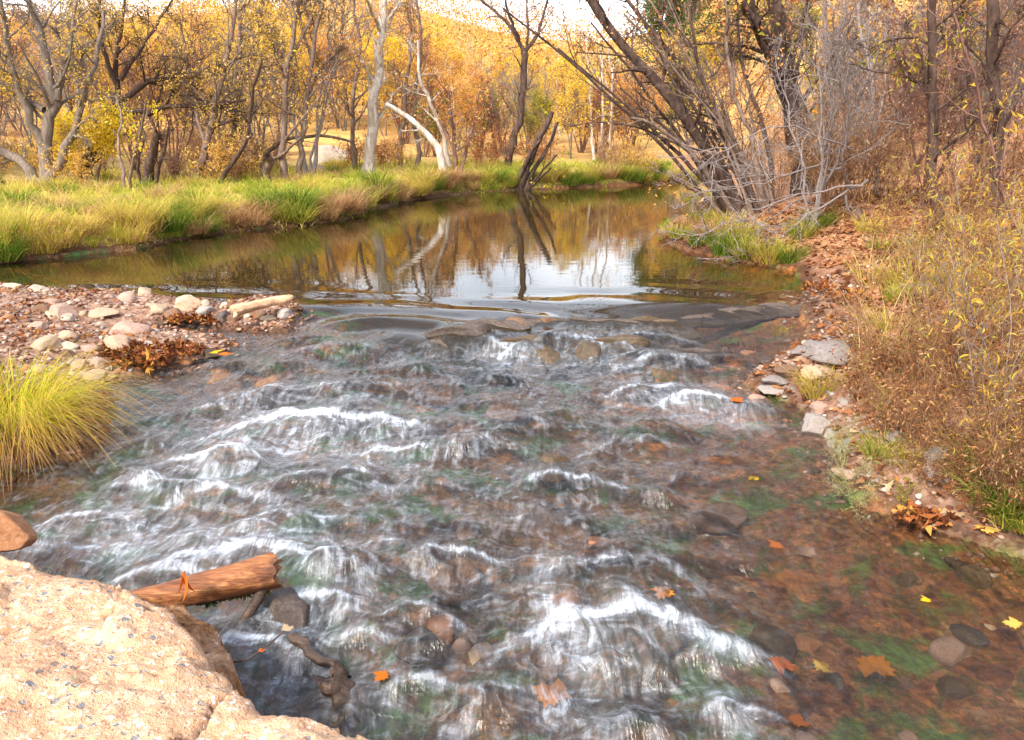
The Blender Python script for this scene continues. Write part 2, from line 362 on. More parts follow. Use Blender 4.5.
def ground_mat():
    m = NM('ground_soil'); p = m.pos()
    big = m.noise(p, .9, 5, .6); fine = m.noise(p, 14, 5, .7)
    soil = m.ramp(fine, [(.3, (.085, .042, .026)), (.5, (.19, .095, .058)), (.7, (.30, .17, .105))])
    lc = m.n('SeparateColor', {0: m.voro(m.n('VectorMath', {0: p, 1: m.noise(p, 9, 2, .5, 0, 'Color')}, operation='ADD').outputs[0], 15)}).outputs[0]
    litter = m.ramp(lc, [(0, (.10, .04, .022)), (.3, (.23, .085, .036)), (.6, (.36, .15, .06)), (.85, (.42, .24, .12)), (1, (.55, .42, .26))])
    gv = m.n('SeparateColor', {0: m.voro(p, 22)}).outputs[0]
    gd = m.voro(p, 22, 'Distance')
    gravel = m.ramp(gv, [(0, (.10, .05, .032)), (.3, (.22, .12, .075)), (.6, (.30, .19, .13)), (.85, (.20, .10, .06)), (1, (.42, .33, .26))])
    gravel = m.mix(m.mapr(fine, .5, .7), gravel, (.12, .05, .028))
    grassc = m.ramp(m.noise(p, 5, 5, .7), [(.3, (.11, .12, .02)), (.45, (.28, .25, .04)), (.6, (.42, .33, .08)), (.75, (.46, .28, .12))])
    hillc = m.ramp(m.noise(p, .5, 7, .75), [(.3, (.34, .16, .07)), (.5, (.52, .30, .10)), (.62, (.56, .40, .12)), (.75, (.24, .20, .05))])
    bv = m.n('SeparateColor', {0: m.n('TexVoronoi', {'Vector': m.n('VectorMath', {0: p, 1: m.noise(p, 5, 3, .5, 0, 'Color')}, operation='ADD').outputs[0], 'Scale': 7.0, 'Smoothness': .75}, feature='SMOOTH_F1').outputs['Color']}).outputs[0]
    bed = m.ramp(bv, [(0, (.055, .025, .012)), (.25, (.15, .06, .024)), (.45, (.22, .10, .042)), (.6, (.075, .07, .018)), (.75, (.30, .12, .04)), (.9, (.17, .12, .07)), (1, (.38, .22, .11))])
    bed = m.mix(m.mapr(m.noise(p, 2.6, 3, .6), .50, .64), bed, (.075, .135, .03))
    bed = m.mix(m.math('MULTIPLY', m.mapr(m.noise(m.scl(p, (1, 1, 1)), 3.3, 3, .6), .58, .68), .8), bed, (.46, .18, .045))
    bed = m.mix(m.math('MULTIPLY', m.mapr(fine, .4, .65), .6), bed, (.04, .022, .012))
    c = m.mix(m.attr('litter'), soil, litter)
    c = m.mix(m.attr('gravel'), c, gravel)
    c = m.mix(m.attr('grass'), c, grassc)
    c = m.mix(m.attr('hill'), c, hillc)
    c = m.mix(m.attr('wet'), c, m.mix(1.0, c, (.42, .36, .32), 'MULTIPLY'))
    bed = m.mix(1.0, bed, m.mix(m.mapr(m.n('SeparateXYZ', {0: p}).outputs[0], .6, 2.0), (.85, .95, 1.05), (1.25, 1.1, 1.0)), 'MULTIPLY')
    c = m.mix(m.attr('bed'), c, bed)
    b = m.bump(m.math('ADD', m.math('MULTIPLY', gd, .7), fine), .7, .03)
    r = m.mapr(m.attr('wet'), 0, 1, .95, .45)
    return m.done(m.pbr(c, r, b, .2))
M['ground'] = ground_mat()
def water_mat():
    m = NM('water'); p = m.pos(); rap = m.attr('rapid'); fo = m.attr('foam'); fl = m.attr('flow', 'Vector'); dep = m.attr('depth')
    # ripples: calm pool / running water drawn out along the current
    pool = m.math('ADD', m.noise(m.scl(p, (1.0, 2.4, 1)), 2.2, 2, .5), m.math('MULTIPLY', m.noise(m.scl(p, (1, 2.2, 1)), 7, 2, .5), .18))
    v1 = m.scl(fl, (24, 6.5, 1)); v2 = m.scl(fl, (110, 10, 1)); v3 = m.scl(fl, (9, 3.2, 1))
    s1 = m.noise(v1, 1, 3, .6, .35); s2 = m.noise(v2, 1, 3, .6, .2); s3 = m.noise(v3, 1, 3, .6, .4)
    run = m.math('ADD', m.math('ADD', m.math('MULTIPLY', s1, 1.0), m.math('MULTIPLY', s2, .32)), m.math('MULTIPLY', s3, 1.5))
    nb = m.bump(pool, .022, .05)
    nr = m.bump(run, .62, .035)
    nmix = m.n('Mix', data_type='VECTOR'); m.set(nmix.inputs[0], rap); m.set(nmix.inputs[4], nb); m.set(nmix.inputs[5], nr); nv = nmix.outputs[1]
    fr = m.n('Fresnel', {'IOR': 1.36, 'Normal': nv}).outputs[0]
    gl = m.n('BsdfGlossy', {'Color': (1, 1, 1), 'Roughness': m.mapr(rap, 0, 1, .015, .22), 'Normal': nv})
    tr = m.n('BsdfTransparent', {'Color': m.mix(dep, (.90, .88, .83), (.42, .36, .22))})
    mud = m.n('BsdfDiffuse', {'Color': (.050, .034, .012)})
    body = m.n('MixShader', {0: m.math('MULTIPLY', dep, .42)}); m.nt.links.new(tr.outputs[0], body.inputs[1]); m.nt.links.new(mud.outputs[0], body.inputs[2])
    w1 = m.n('MixShader', {0: fr}); m.nt.links.new(body.outputs[0], w1.inputs[1]); m.nt.links.new(gl.outputs[0], w1.inputs[2])
    # aerated water: streaks of fine bubbles; haze adds painted sky sheen and glints
    s4 = m.noise(m.scl(fl, (6.5, 10, 1)), 1, 5, .65, 1.2)
    st = m.math('ADD', m.math('ADD', m.math('MULTIPLY', s2, .28), m.math('MULTIPLY', s1, .34)), m.math('MULTIPLY', s4, .38))
    st = m.mapr(st, .27, .74, .0, 1.0)
    f = m.math('MULTIPLY', fo, m.math('MULTIPLY_ADD', st, 1.15, .16))
    f = m.math('ADD', f, m.math('MULTIPLY', m.math('MULTIPLY', rap, m.attr('haze')), m.mapr(m.math('ADD', m.math('MULTIPLY', s4, .65), m.math('MULTIPLY', s1, .35)), .44, .70, 0, .33)))
    f = m.math('ADD', f, m.math('MULTIPLY', m.math('MULTIPLY', rap, m.attr('haze')), .05))
    f = m.mapr(f, .02, 1.2, 0, .82)
    fd = m.n('BsdfDiffuse', {'Color': (.74, .80, .88), 'Normal': nr}); ft = m.n('BsdfTranslucent', {'Color': (.75, .8, .85)})
    fm = m.n('MixShader', {0: .25}); m.nt.links.new(fd.outputs[0], fm.inputs[1]); m.nt.links.new(ft.outputs[0], fm.inputs[2])
    w2 = m.n('MixShader', {0: f}); m.nt.links.new(w1.outputs[0], w2.inputs[1]); m.nt.links.new(fm.outputs[0], w2.inputs[2])
    return m.done(w2)
M['water'] = water_mat()
def boulder_mat():
    m = NM('boulder_conglomerate'); p = m.objc()
    n1 = m.noise(p, 3.5, 5, .6); n2 = m.noise(p, 26, 5, .7); n3 = m.noise(p, 90, 3, .7)
    c = m.ramp(n1, [(.3, (.50, .265, .14)), (.5, (.575, .34, .195)), (.68, (.62, .41, .26))])
    c = m.mix(m.math('MULTIPLY', m.mapr(n2, .52, .66), .7), c, (.80, .62, .46))
    c = m.mix(m.math('MULTIPLY', m.mapr(n2, .46, .36), .55), c, (.42, .22, .13))
    vw = m.n('VectorMath', {0: p, 1: m.n('VectorMath', {0: m.noise(p, 30, 2, .5, 0, 'Color'), 1: (.03, .03, .03)}, operation='MULTIPLY').outputs[0]}, operation='ADD').outputs[0]
    def flecks(scale, thr, size, colour, c):
        vc = m.n('SeparateColor', {0: m.voro(vw, scale)}).outputs[0]; vd = m.voro(vw, scale, 'Distance')
        f = m.math('MULTIPLY', m.math('GREATER_THAN', vc, thr), m.mapr(vd, size, size * .7))
        return m.mix(f, c, colour), f
    c, f1 = flecks(30, .82, .42, (.20, .20, .21), c)
    c, f2 = flecks(55, .82, .42, (.78, .70, .62), c)
    c, f3 = flecks(26, .84, .30, (.30, .27, .25), c)
    c, f4 = flecks(60, .78, .4, (.40, .17, .10), c)
    c, f5 = flecks(31, .93, .34, (.42, .40, .22), c)
    c = m.mix(m.math('MULTIPLY', m.mapr(n3, .55, .7), .4), c, (.80, .66, .54))
    st_ = m.mapr(m.noise(p, 1.6, 5, .7), .52, .68)
    c = m.mix(m.math('MULTIPLY', st_, .45), c, (.46, .27, .15))
    c = m.mix(m.math('MULTIPLY', m.mapr(m.noise(p, 5.5, 5, .75), .60, .68), .55), c, (.33, .29, .22))
    c = m.mix(m.math('MULTIPLY', m.attr('crack'), .8), c, (.14, .075, .045))
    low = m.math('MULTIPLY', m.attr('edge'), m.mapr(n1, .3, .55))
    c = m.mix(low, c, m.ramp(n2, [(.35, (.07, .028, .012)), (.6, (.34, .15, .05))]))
    h = m.math('ADD', m.math('ADD', m.math('MULTIPLY', n2, 1.2), m.math('MULTIPLY', n3, .5)), m.math('MULTIPLY', m.math('ADD', f1, f3), -.25))
    return m.done(m.pbr(c, .85, m.bump(h, .9, .02), .2))
M['boulder'] = boulder_mat()
def wood_mat(name, a, b, c, sc):
    m = NM(name); v = m.scl(m.objc(), sc)
    n = m.noise(v, 1, 6, .65, .6); n2 = m.noise(m.objc(), 5, 3)
    k = m.ramp(n, [(.3, a), (.5, b), (.7, c)])
    k = m.mix(m.math('MULTIPLY', m.mapr(n2, .5, .7), .6), k, tuple(x * .4 for x in a))
    return m.done(m.pbr(k, .5, m.bump(n, .7, .02), .35))
M['wood_orange'] = wood_mat('wood_orange', (.075, .024, .010), (.26, .09, .028), (.46, .22, .08), (5, 40, 40))
M['wood_end'] = wood_mat('wood_end', (.10, .03, .012), (.24, .09, .03), (.42, .20, .07), (30, 30, 30))
M['wood_pale'] = wood_mat('wood_pale', (.42, .22, .12), (.58, .35, .20), (.66, .44, .28), (4, 30, 30))
M['wood_dark'] = wood_mat('wood_dark', (.022, .014, .01), (.06, .036, .024), (.13, .08, .05), (4, 30, 30))
M['moss'] = wood_mat('moss', (.03, .05, .008), (.07, .10, .015), (.14, .16, .03), (30, 30, 30))
# ---------------------------------------------------------------- ground sheet
gx = np.concatenate([-np.geomspace(400, 9.2, 70), np.arange(-9, 9, .06), np.geomspace(9.1, 400, 70)])
gy = np.concatenate([-np.geomspace(60, 4.2, 14), np.arange(-4, 12.5, .05), np.arange(12.5, 32, .14), np.geomspace(32.3, 900, 80)])
GX, GY = np.meshgrid(gx, gy); fxs, fys = GX.ravel(), GY.ravel()
GZ = ground(fxs, fys)
SD = sdf(fxs, fys); zr_, zb_, zm_ = zones(fxs, fys)
nz = fbm(fxs * 1.2, fys * 1.2, 55, 3)
far = sstep(30, 42, fys + 8 * nz)
at = dict(litter=np.clip(zr_ * sstep(.0, .5, SD + .5 * nz) * .95 + zm_ * sstep(3.5, 6, SD + 3 * nz) * .3, 0, 1), gravel=np.clip(zb_ + zr_ * (1 - sstep(.25, 1.0, SD + nz)) * (1 - sstep(9.5, 10.5, fys)), 0, 1),
          grass=np.clip(zm_ * (1 - .55 * sstep(5.5, 9, SD + 4 * nz)) * sstep(.03, .3, SD) * (1 - far), 0, 1), wet=(1 - sstep(.03, .22, SD + .2 * nz)), bed=(1 - sstep(-.05, .03, SD)), hill=far)
tag(mk('ground', np.stack([fxs, fys, GZ], 1), gridquads(len(gy), len(gx)), mat=M['ground'], attrs=at), kind='structure')
# ---------------------------------------------------------------- water
wy = [1.0]
while wy[-1] < 9.6: wy.append(wy[-1] + max(.009, .0021 * wy[-1] + .002))
while wy[-1] < 48: wy.append(wy[-1] * 1.012 + .02)
wy = np.array(wy)
wx = np.concatenate([np.arange(-16, -5.4, .25), np.arange(-5.4, -3.2, .04), np.arange(-3.2, 3.0, .0125), np.arange(3.0, 5.2, .03), np.arange(5.2, 16, .25)])
WX, WY = np.meshgrid(wx, wy); a_, b_ = WX.ravel(), WY.ravel()
WZ, FO, FX, ACT = water_fields(a_, b_)
sdw = sdf(a_, b_)
edge = sstep(.12, -.25, sdw)
WZ = W0(a_, b_) + (WZ - W0(a_, b_)) * (.25 + .75 * edge)
FO *= edge
depth = np.where(ACT > .5, 0, sstep(0.1, 1.5, -sdw)) * (1 - ACT) + ACT * .12 * sstep(0, .6, -sdw)
hz = np.clip(.95 - .72 * sstep(.9, 2.2, a_ + .12 * (7 - b_)), .23, 1)  # milky tint of the rapids: part bubbles, part painted sheen, weaker at right
q = gridquads(len(wy), len(wx))
keep = (sdw[q] < .45).any(1)
tag(mk('water', np.stack([a_, b_, WZ], 1), q[keep], mat=M['water'], attrs=dict(foam=FO, rapid=ACT, depth=depth, haze=hz, flow=np.stack([FX, b_, 0 * b_], 1))), kind='structure')
def wz(x, y):
    z = water_fields(np.array([x, x]), np.array([y, y]))[0]; return float(z[0])
# ---------------------------------------------------------------- foreground boulder
def chain(pts, z): return np.array([atz(a, b, z)[:2] for a, b in pts])
T1 = chain([(-60, 545), (0, 549), (60, 557), (100, 567), (140, 588), (172, 610), (196, 628), (214, 652), (236, 680), (262, 697), (308, 698), (360, 708), (420, 730), (470, 765), (520, 830), (560, 900)], .22)
T1 = np.concatenate([T1, [(-.02, 1.0), (-.05, .2), (-.6, -.8), (-3.5, -.8), (-3.8, 1.5), (-3.4, 2.6)]])
T2 = chain([(100, 570), (150, 594), (185, 596), (212, 610), (230, 650), (232, 668), (190, 690), (100, 690)], .04)
bx = np.arange(-4.2, .45, .011); by = np.arange(-1.2, 3.6, .011)
BX, BY = np.meshgrid(bx, by); u_, v_ = BX.ravel(), BY.ravel()
n5 = fbm(u_ * 2.2, v_ * 2.2, 61, 4); n6 = fbm(u_ * 9, v_ * 9, 62, 4, .6); n7 = fbm(u_ * 40, v_ * 40, 64, 2)
d1 = -sdf(u_, v_, T1) + .05 * n6 + .03 * n5; d2 = -sdf(u_, v_, T2) + .06 * n6
top = .22 + .16 * sstep(0, 1.2, d1) + .10 * n5 + .032 * n6 + .012 * n7 - .03 * sstep(.48, .55, vn(u_ * 2.3 + .8 * n6, v_ * 3.1, 73))
z1 = np.where(d1 > 0, top - .07 * np.exp(-d1 / .07), -1e9); z1 = np.where(d1 > 0, z1, .15 + d1 * 5 + .05 * n6)
z2 = np.where(d2 > 0, .03 + .04 * n6 + .01 * n7 - .06 * np.exp(-d2 / .05) + .06 * sstep(0, .3, d2), -.03 + d2 * 6)
BZ = np.maximum(np.maximum(z1, z2), -.8)
crk = np.abs(vn(u_ * 1.7 + v_ * .6, v_ * 1.1 - u_ * .5, 66) + .10 * n6 - .5)
BZ -= np.where(d1 > .05, .032 * np.exp(-(crk / .009) ** 2), 0)
qb = gridquads(len(by), len(bx)); kb = (BZ[qb] > -.79).any(1)
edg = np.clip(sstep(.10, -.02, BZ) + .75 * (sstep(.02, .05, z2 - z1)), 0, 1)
base = (-1.6, 1.2, -.3)
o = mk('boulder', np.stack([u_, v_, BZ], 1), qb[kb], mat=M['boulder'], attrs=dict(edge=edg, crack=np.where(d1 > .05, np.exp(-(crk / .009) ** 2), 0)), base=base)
tag(o, 'huge sunlit peach-coloured boulder with dark mineral flecks beside the rushing water', 'boulder')
# ---------------------------------------------------------------- plant tools
def nrm(a): return a / (np.linalg.norm(a, axis=-1, keepdims=True) + 1e-9)
def tubes(P, Rr, k):
    n, m = P.shape[:2]
    T = nrm(np.gradient(P, axis=1))
    ref = np.where(np.abs(T[:, :1, 2:3]) > .8, np.array([[[1., .2, 0]]]), np.array([[[.1, .2, 1.]]]))
    U = nrm(np.cross(T, np.broadcast_to(ref, T.shape))); Vv = np.cross(T, U)
    a = np.arange(k) * 2 * math.pi / k
    V = P[:, :, None] + Rr[:, :, None, None] * (np.cos(a)[None, None, :, None] * U[:, :, None] + np.sin(a)[None, None, :, None] * Vv[:, :, None])
    i = (np.arange(n) * m * k)[:, None, None] + (np.arange(m - 1) * k)[None, :, None]
    j = np.arange(k)[None, None]; j2 = (j + 1) % k
    Q = np.stack([i + j, i + j2, i + k + j2, i + k + j], -1).reshape(-1, 4)
    return V.reshape(-1, 3), Q
def grow(P, Rr, nch, lf, ang, up, m, g, rk=.46, t0=.2, wob=.16, rmin=.004, lmin=.1, lpow=.5):
    """child branches of the branches P (n,m,3) with radii Rr"""
    n, mm = P.shape[:2]; N = n * nch
    par = np.repeat(np.arange(n), nch)
    t = (np.tile(np.arange(nch), n) + g.random(N)) / nch
    t = (t0 + (1 - t0) * t) * (mm - 1); t = np.clip(t, 0, mm - 1.001)
    i = t.astype(int); f = (t - i)[:, None]
    p0 = P[par, i] * (1 - f) + P[par, i + 1] * f
    tan = nrm(P[par, i + 1] - P[par, i]); r = Rr[par, i] * (1 - f[:, 0]) + Rr[par, i + 1] * f[:, 0]
    L = np.linalg.norm(np.diff(P, axis=1), axis=2).sum(1)[par]
    rnd = nrm(g.normal(size=(N, 3))); side = nrm(rnd - tan * (rnd * tan).sum(1, keepdims=True))
    a = np.radians(g.normal(ang, 13, N))[:, None]
    d = nrm(tan * np.cos(a) + side * np.sin(a))
    ln = np.maximum(L * lf * (1 - lpow * t / (mm - 1)) * g.uniform(.6, 1.25, N), lmin)
    st = (ln / (m - 1))[:, None]
    pts = [p0]; dd = d
    for _ in range(m - 1):
        dd = nrm(dd + wob * g.normal(size=(N, 3)) + np.array([0, 0, up])); pts.append(pts[-1] + dd * st)
    r0 = np.maximum(np.minimum(r * rk, ln * .03), rmin)
    tp = np.linspace(1, .3, m)[None]
    return np.stack(pts, 1), np.maximum(r0[:, None] * tp, rmin * .7)
def smooth(pts, m):
    pts = np.asarray(pts, float); 
    if len(pts) == 2: return pts[0] + (pts[1] - pts[0]) * np.linspace(0, 1, m)[:, None]
    E = np.concatenate([[2 * pts[0] - pts[1]], pts, [2 * pts[-1] - pts[-2]]])
    u = np.linspace(0, len(pts) - 1.0001, m); i = u.astype(int); t = (u - i)[:, None]
    a, b, c, d = E[i], E[i + 1], E[i + 2], E[i + 3]
    return .5 * (2 * b + (c - a) * t + (2 * a - 5 * b + 4 * c - d) * t * t + (3 * b - 3 * c + d - a) * t ** 3)
def leafquads(p, g, size, wr=.45, droop=.3, sv=.4):
    n = len(p); d = nrm(g.normal(size=(n, 3)) + np.array([0, 0, -droop]))
    s = (size * g.uniform(1 - sv, 1 + sv, n))[:, None]
    w_ = nrm(np.cross(d, g.normal(size=(n, 3)))) * s * wr
    c = nrm(np.cross(d, w_)) * s * .12
    V = np.stack([p, p + d * s * .5 + w_ * .5 + c, p + d * s, p + d * s * .5 - w_ * .5 + c], 1)
    return V.reshape(-1, 3), np.arange(4 * n).reshape(n, 4), np.repeat(g.random(n), 4)
def ribbons(p, d, ln, wd, seg, g, curl=.5, sag=.4):
    """curling long leaves: strips that start at p"""
    n = len(p); pts = [p]; dd = nrm(d); st = (ln / seg)[:, None]
    ax = nrm(g.normal(size=(n, 3)))
    for i in range(seg):
        dd = nrm(dd + curl * np.cross(ax, dd) + np.array([0, 0, -sag / seg])); pts.append(pts[-1] + dd * st)
    P = np.stack(pts, 1); T = nrm(np.gradient(P, axis=1)); S = nrm(np.cross(T, np.broadcast_to(nrm(g.normal(size=(n, 1, 3))), T.shape)))
    wt = np.sin(np.linspace(.22, math.pi - .05, seg + 1))[None, :, None] * wd[:, None, None] * .5
    V = np.stack([P - S * wt, P + S * wt], 2).reshape(-1, 3)
    b = (np.arange(n) * (seg + 1) * 2)[:, None] + (np.arange(seg) * 2)[None]
    Q = np.stack([b, b + 1, b + 3, b + 2], -1).reshape(-1, 4)
    return V, Q, np.repeat(g.random(n), 2 * (seg + 1)), np.tile(np.repeat(np.linspace(0, 1, seg + 1), 2), n)
def blades(n, R_, h, wd, g, lean=.5, droop=1.0, seg=4, hv=.35, lo=.15):
    """arching grass blades from a disc"""
    a = g.random(n) * 2 * math.pi; r = np.sqrt(g.random(n)) * R_
    root = np.stack([np.cos(a) * r, np.sin(a) * r, 0 * a - .03], 1)
    a2 = a + g.normal(0, .8, n); le = lo + lean * (.35 + .65 * r / R_) * g.uniform(.5, 1.4, n)
    d = np.stack([np.cos(a2) * le, np.sin(a2) * le, np.ones(n)], 1); d = nrm(d)
    L = h * g.uniform(1 - hv, 1 + hv, n); st = (L / seg)[:, None]
    pts = [root]; dd = d
    for i in range(seg):
        pts.append(pts[-1] + dd * st)
        dd = nrm(dd + np.stack([np.cos(a2), np.sin(a2), -1.1 * np.ones(n)], 1) * (droop * g.uniform(.1, .75, n)[:, None] / seg * (i + 1) * .8))
    P = np.stack(pts, 1)
    sx = np.stack([-np.sin(a2), np.cos(a2), 0 * a], 1)
    tw = g.normal(0, .6, n); S = sx * np.cos(tw)[:, None] + np.stack([np.cos(a2), np.sin(a2), 0 * a], 1) * np.sin(tw)[:, None]
    wt = np.linspace(1, .12, seg + 1)[None, :, None] * (wd * g.uniform(.6, 1.3, n))[:, None, None] * .5
    V = np.stack([P - S[:, None] * wt, P + S[:, None] * wt], 2).reshape(-1, 3)
    b = (np.arange(n) * (seg + 1) * 2)[:, None] + (np.arange(seg) * 2)[None]
    Q = np.stack([b, b + 1, b + 3, b + 2], -1).reshape(-1, 4)
    return V, Q, np.repeat(g.random(n), 2 * (seg + 1)), np.tile(np.repeat(np.linspace(0, 1, seg + 1), 2), n)
def join(*parts):
    V, Q, off = [], [], 0
    for v, q in parts: V.append(v); Q.append(q + off); off += len(v)
    return np.concatenate(V), np.concatenate(Q)
def pts_on(P, n, g, t0=.2, jit=.05):
    b = g.integers(0, len(P), n); t = (t0 + (1 - t0) * g.random(n)) * (P.shape[1] - 1); t = np.clip(t, 0, P.shape[1] - 1.001); i = t.astype(int); f = (t - i)[:, None]
    return P[b, i] * (1 - f) + P[b, i + 1] * f + g.normal(0, jit, (n, 3))
# ---------------------------------------------------------------- trees drawn along their stems
def stems_tree(name, label, cat, base, stems, bk, g, lv, leaf=None, group=None, seg0=14, rough0=.03, k0=9):
    """stems: list of (points (n,3), radius0, radius1). lv: branch levels (nch, lf, ang, up, m, sides). leaf: list of (material, count, size, width ratio, level, jitter)."""
    root = thing(name, base, label, cat, group)
    base = np.asarray(base, float); LV = [[] for _ in range(len(lv) + 1)]
    for i, (pts, r0, r1) in enumerate(stems):
        P = smooth(pts, seg0); L = np.linalg.norm(P[-1] - P[0])
        P[1:-1] += g.normal(0, rough0 * L / seg0 * 3, (seg0 - 2, 3))
        s = np.linspace(0, 1, seg0)
        Rr = r0 + (r1 - r0) * s ** .8; 
        if i == 0 or pts[0][2] < base[2] + .25: Rr = Rr * (1 + .35 * np.exp(-s / .05))
        Rr = Rr * (1 + g.normal(0, .05, seg0))
        P = P[None]; Rr = Rr[None]; parts = [tubes(P, Rr, k0)]
        cur = (P, Rr); LV[0].append(P)
        for j, (nch, lf, ang, up, m, k) in enumerate(lv):
            nn = nch if j else max(2, int(nch * min(1.4, .35 + L / 5)))
            cur = grow(cur[0], cur[1], nn, lf, ang, up, m, g, t0=.3 if j == 0 else .15, rmin=(.007, .005, .0035, .003)[min(j, 3)] * SC[0])
            parts.append(tubes(cur[0], cur[1], k)); LV[j + 1].append(cur[0])
        V, Q = join(*parts)
        mk('trunk' if i == 0 or pts[0][2] < base[2] + .3 else 'limb', V, Q, mat=M[bk], parent=root, base=base)
    if leaf:
        for (lm, cnt, size, wr, lev, jit) in leaf:
            A = LV[min(lev, len(lv))]; tot = sum(len(a) for a in A)
            pp = np.concatenate([pts_on(a, max(1, int(LF[0] * cnt * len(a) / tot)), g, .15, jit) for a in A])
            keep = vn(pp[:, 0] * 2.0 + 31, pp[:, 2] * 2.4 + pp[:, 1] * 1.3, 17) > .45; pp = pp[keep]
            V, Q, rd = leafquads(pp, g, size, wr)
            mk('crown', V, Q, mat=M[lm], parent=root, attrs=dict(rnd=rd), base=base, smooth=False)
    return root
SC = [1.0]; LF = [.8]
def proto_tree(name, g, h, r, bk, lv, leaf, nst=1, lean=.12, spread=.5):
    st = []
    for i in range(nst):
        a = g.random() * 6.28; b = g.random() * 6.28; sp = spread * h * (.5 if nst > 1 else .12)
        q = np.array([math.cos(a), math.sin(a), 0]); q2 = np.array([math.cos(b), math.sin(b), 0])
        hh = h * g.uniform(.8, 1.05)
        st.append(([q * r * (1.2 if nst > 1 else 0), q * sp * .4 + q2 * h * lean * .3 + np.array([0, 0, hh * .35]), q * sp * .8 + q2 * h * lean * .2 + np.array([0, 0, hh * .7]), q * sp + np.array([0, 0, hh])], r * g.uniform(.7, 1), r * .18))
    return stems_tree(name, None, None, (0, 0, 0), st, bk, g, lv, leaf, seg0=10, k0=7)
def px_tree(name, label, basepx, stems, bk, seed, lv, leaf=None, cat='tree', Y=None, spread=.5, group=None, rough0=.03, dz=0):
    """stems: list of (pixel points, width px at start, width px at end, depth drift in m)"""
    g = np.random.default_rng(seed)
    b = hit(*basepx) if Y is None else np.array(atY(basepx[0], basepx[1], Y))
    if Y is not None: b[2] = gz(b[0], b[1])
    Y = b[1]; out = []
    for s in stems:
        pp, w0, w1 = s[:3]; dr = s[3] if len(s) > 3 else g.normal(0, spread)
        n = len(pp); pts = []
        for i, (px, py) in enumerate(pp):
            q = atY(px, py, Y + dr * (i / max(1, n - 1)) ** 1.2 * (1 if len(s) < 5 else 1) + (s[4] if len(s) > 4 else 0)); pts.append(q)
        if abs(pp[0][1] - basepx[1]) < 6:
            pts[0][2] = gz(pts[0][0], pts[0][1]) - .12
        d = np.linalg.norm(pts[0] - CAM)
        out.append((pts, .33 * w0 * d / F, .38 * w1 * d / F))
    return stems_tree(name, label, cat, b, out, bk, g, lv, leaf, group, rough0=rough0)
# ---------------------------------------------------------------- labels: add an order where several read alike
PEND = []
def later(o, label, group=None):
    PEND.append((o, label, group)); return o
ORD = ['leftmost', 'second from left', 'third from left', 'fourth from left', 'fifth from left', 'sixth from left', 'seventh from left', 'eighth from left', 'ninth from left']
def finish_labels():
    by = {}
    for o, l, g in PEND: by.setdefault(l, []).append((o, g))
    for l, lst in by.items():
        k = len(lst)
        lst.sort(key=lambda a: proj(np.array(a[0].location))[0])
        for i, (o, g) in enumerate(lst):
            if g: o['group'] = g
            if k == 1: o['label'] = l
            elif k <= 9: o['label'] = l + ', ' + ORD[i] + ' of %d' % k
            else: o['label'] = l
# ---------------------------------------------------------------- trees one by one
LV4 = [(9, .42, 48, .05, 7, 6), (6, .45, 45, .03, 5, 4), (5, .5, 45, 0, 4, 3), (3, .55, 45, 0, 3, 3)]
LV3 = [(9, .40, 48, .05, 7, 5), (6, .46, 45, .03, 5, 4), (5, .5, 45, 0, 4, 3)]
LVS = [(8, .30, 50, .06, 6, 5), (5, .45, 45, .03, 4, 3), (4, .5, 45, 0, 3, 3)]
LV2 = [(6, .30, 50, .05, 5, 4), (4, .45, 45, 0, 4, 3)]
SC[0] = 1.5
# left bank
px_tree('willow_tree', 'many-stemmed grey willow on the grassy bank, farthest left of the big trunks', (45, 186),
    [([(48, 186), (46, 160), (47, 125), (58, 98), (44, 55), (32, 10), (26, -40)], 20, 4), ([(40, 186), (28, 168), (10, 156), (-15, 140), (-45, 110)], 16, 6), ([(50, 180), (62, 155), (76, 122), (92, 70), (104, 10)], 15, 3),
     ([(48, 150), (30, 120), (14, 70), (2, 10), (-6, -40)], 12, 3), ([(58, 100), (66, 60), (74, 20), (80, -30)], 9, 2), ([(44, 110), (20, 96), (-10, 78)], 8, 3)], 'bk_grey', 1, LV4, [('lf_gold', 7000, .055, .5, 4, .12), ('lf_yellow', 2500, .055, .5, 4, .1)])
px_tree('cottonwood_tree', 'dark leaning cottonwood with two long low limbs reaching right over the grass', (72, 180),
    [([(72, 182), (88, 160), (104, 143), (114, 122), (116, 108)], 20, 15, 0), ([(116, 112), (117, 80), (116, 55), (122, 30), (126, -10)], 10, 2), ([(118, 104), (132, 92), (148, 82), (165, 78), (190, 77), (210, 66)], 10, 3),
     ([(116, 112), (140, 112), (160, 109), (182, 106), (215, 104), (246, 100)], 9, 3), ([(116, 84), (102, 45), (100, 5), (96, -30)], 7, 2), ([(120, 80), (140, 50), (158, 22), (180, -10)], 7, 2), ([(114, 112), (96, 92), (82, 68), (62, 40)], 6, 2), ([(150, 82), (176, 92), (204, 100), (232, 112), (252, 124)], 4, 2)], 'bk_dark', 2, LV4, [('lf_gold', 6500, .055, .5, 4, .14), ('lf_yellow', 3200, .055, .5, 4, .1)])
px_tree('young_tree', 'yellow-leaved young stem standing just right of the leaning dark cottonwood', (124, 192),
    [([(124, 194), (123, 170), (118, 145), (121, 118), (116, 96)], 6, 2), ([(130, 194), (133, 160), (141, 130), (146, 100)], 5, 2)], 'bk_brown', 3, LV2, [('lf_yellow', 1500, .065, .55, 2, .12)])
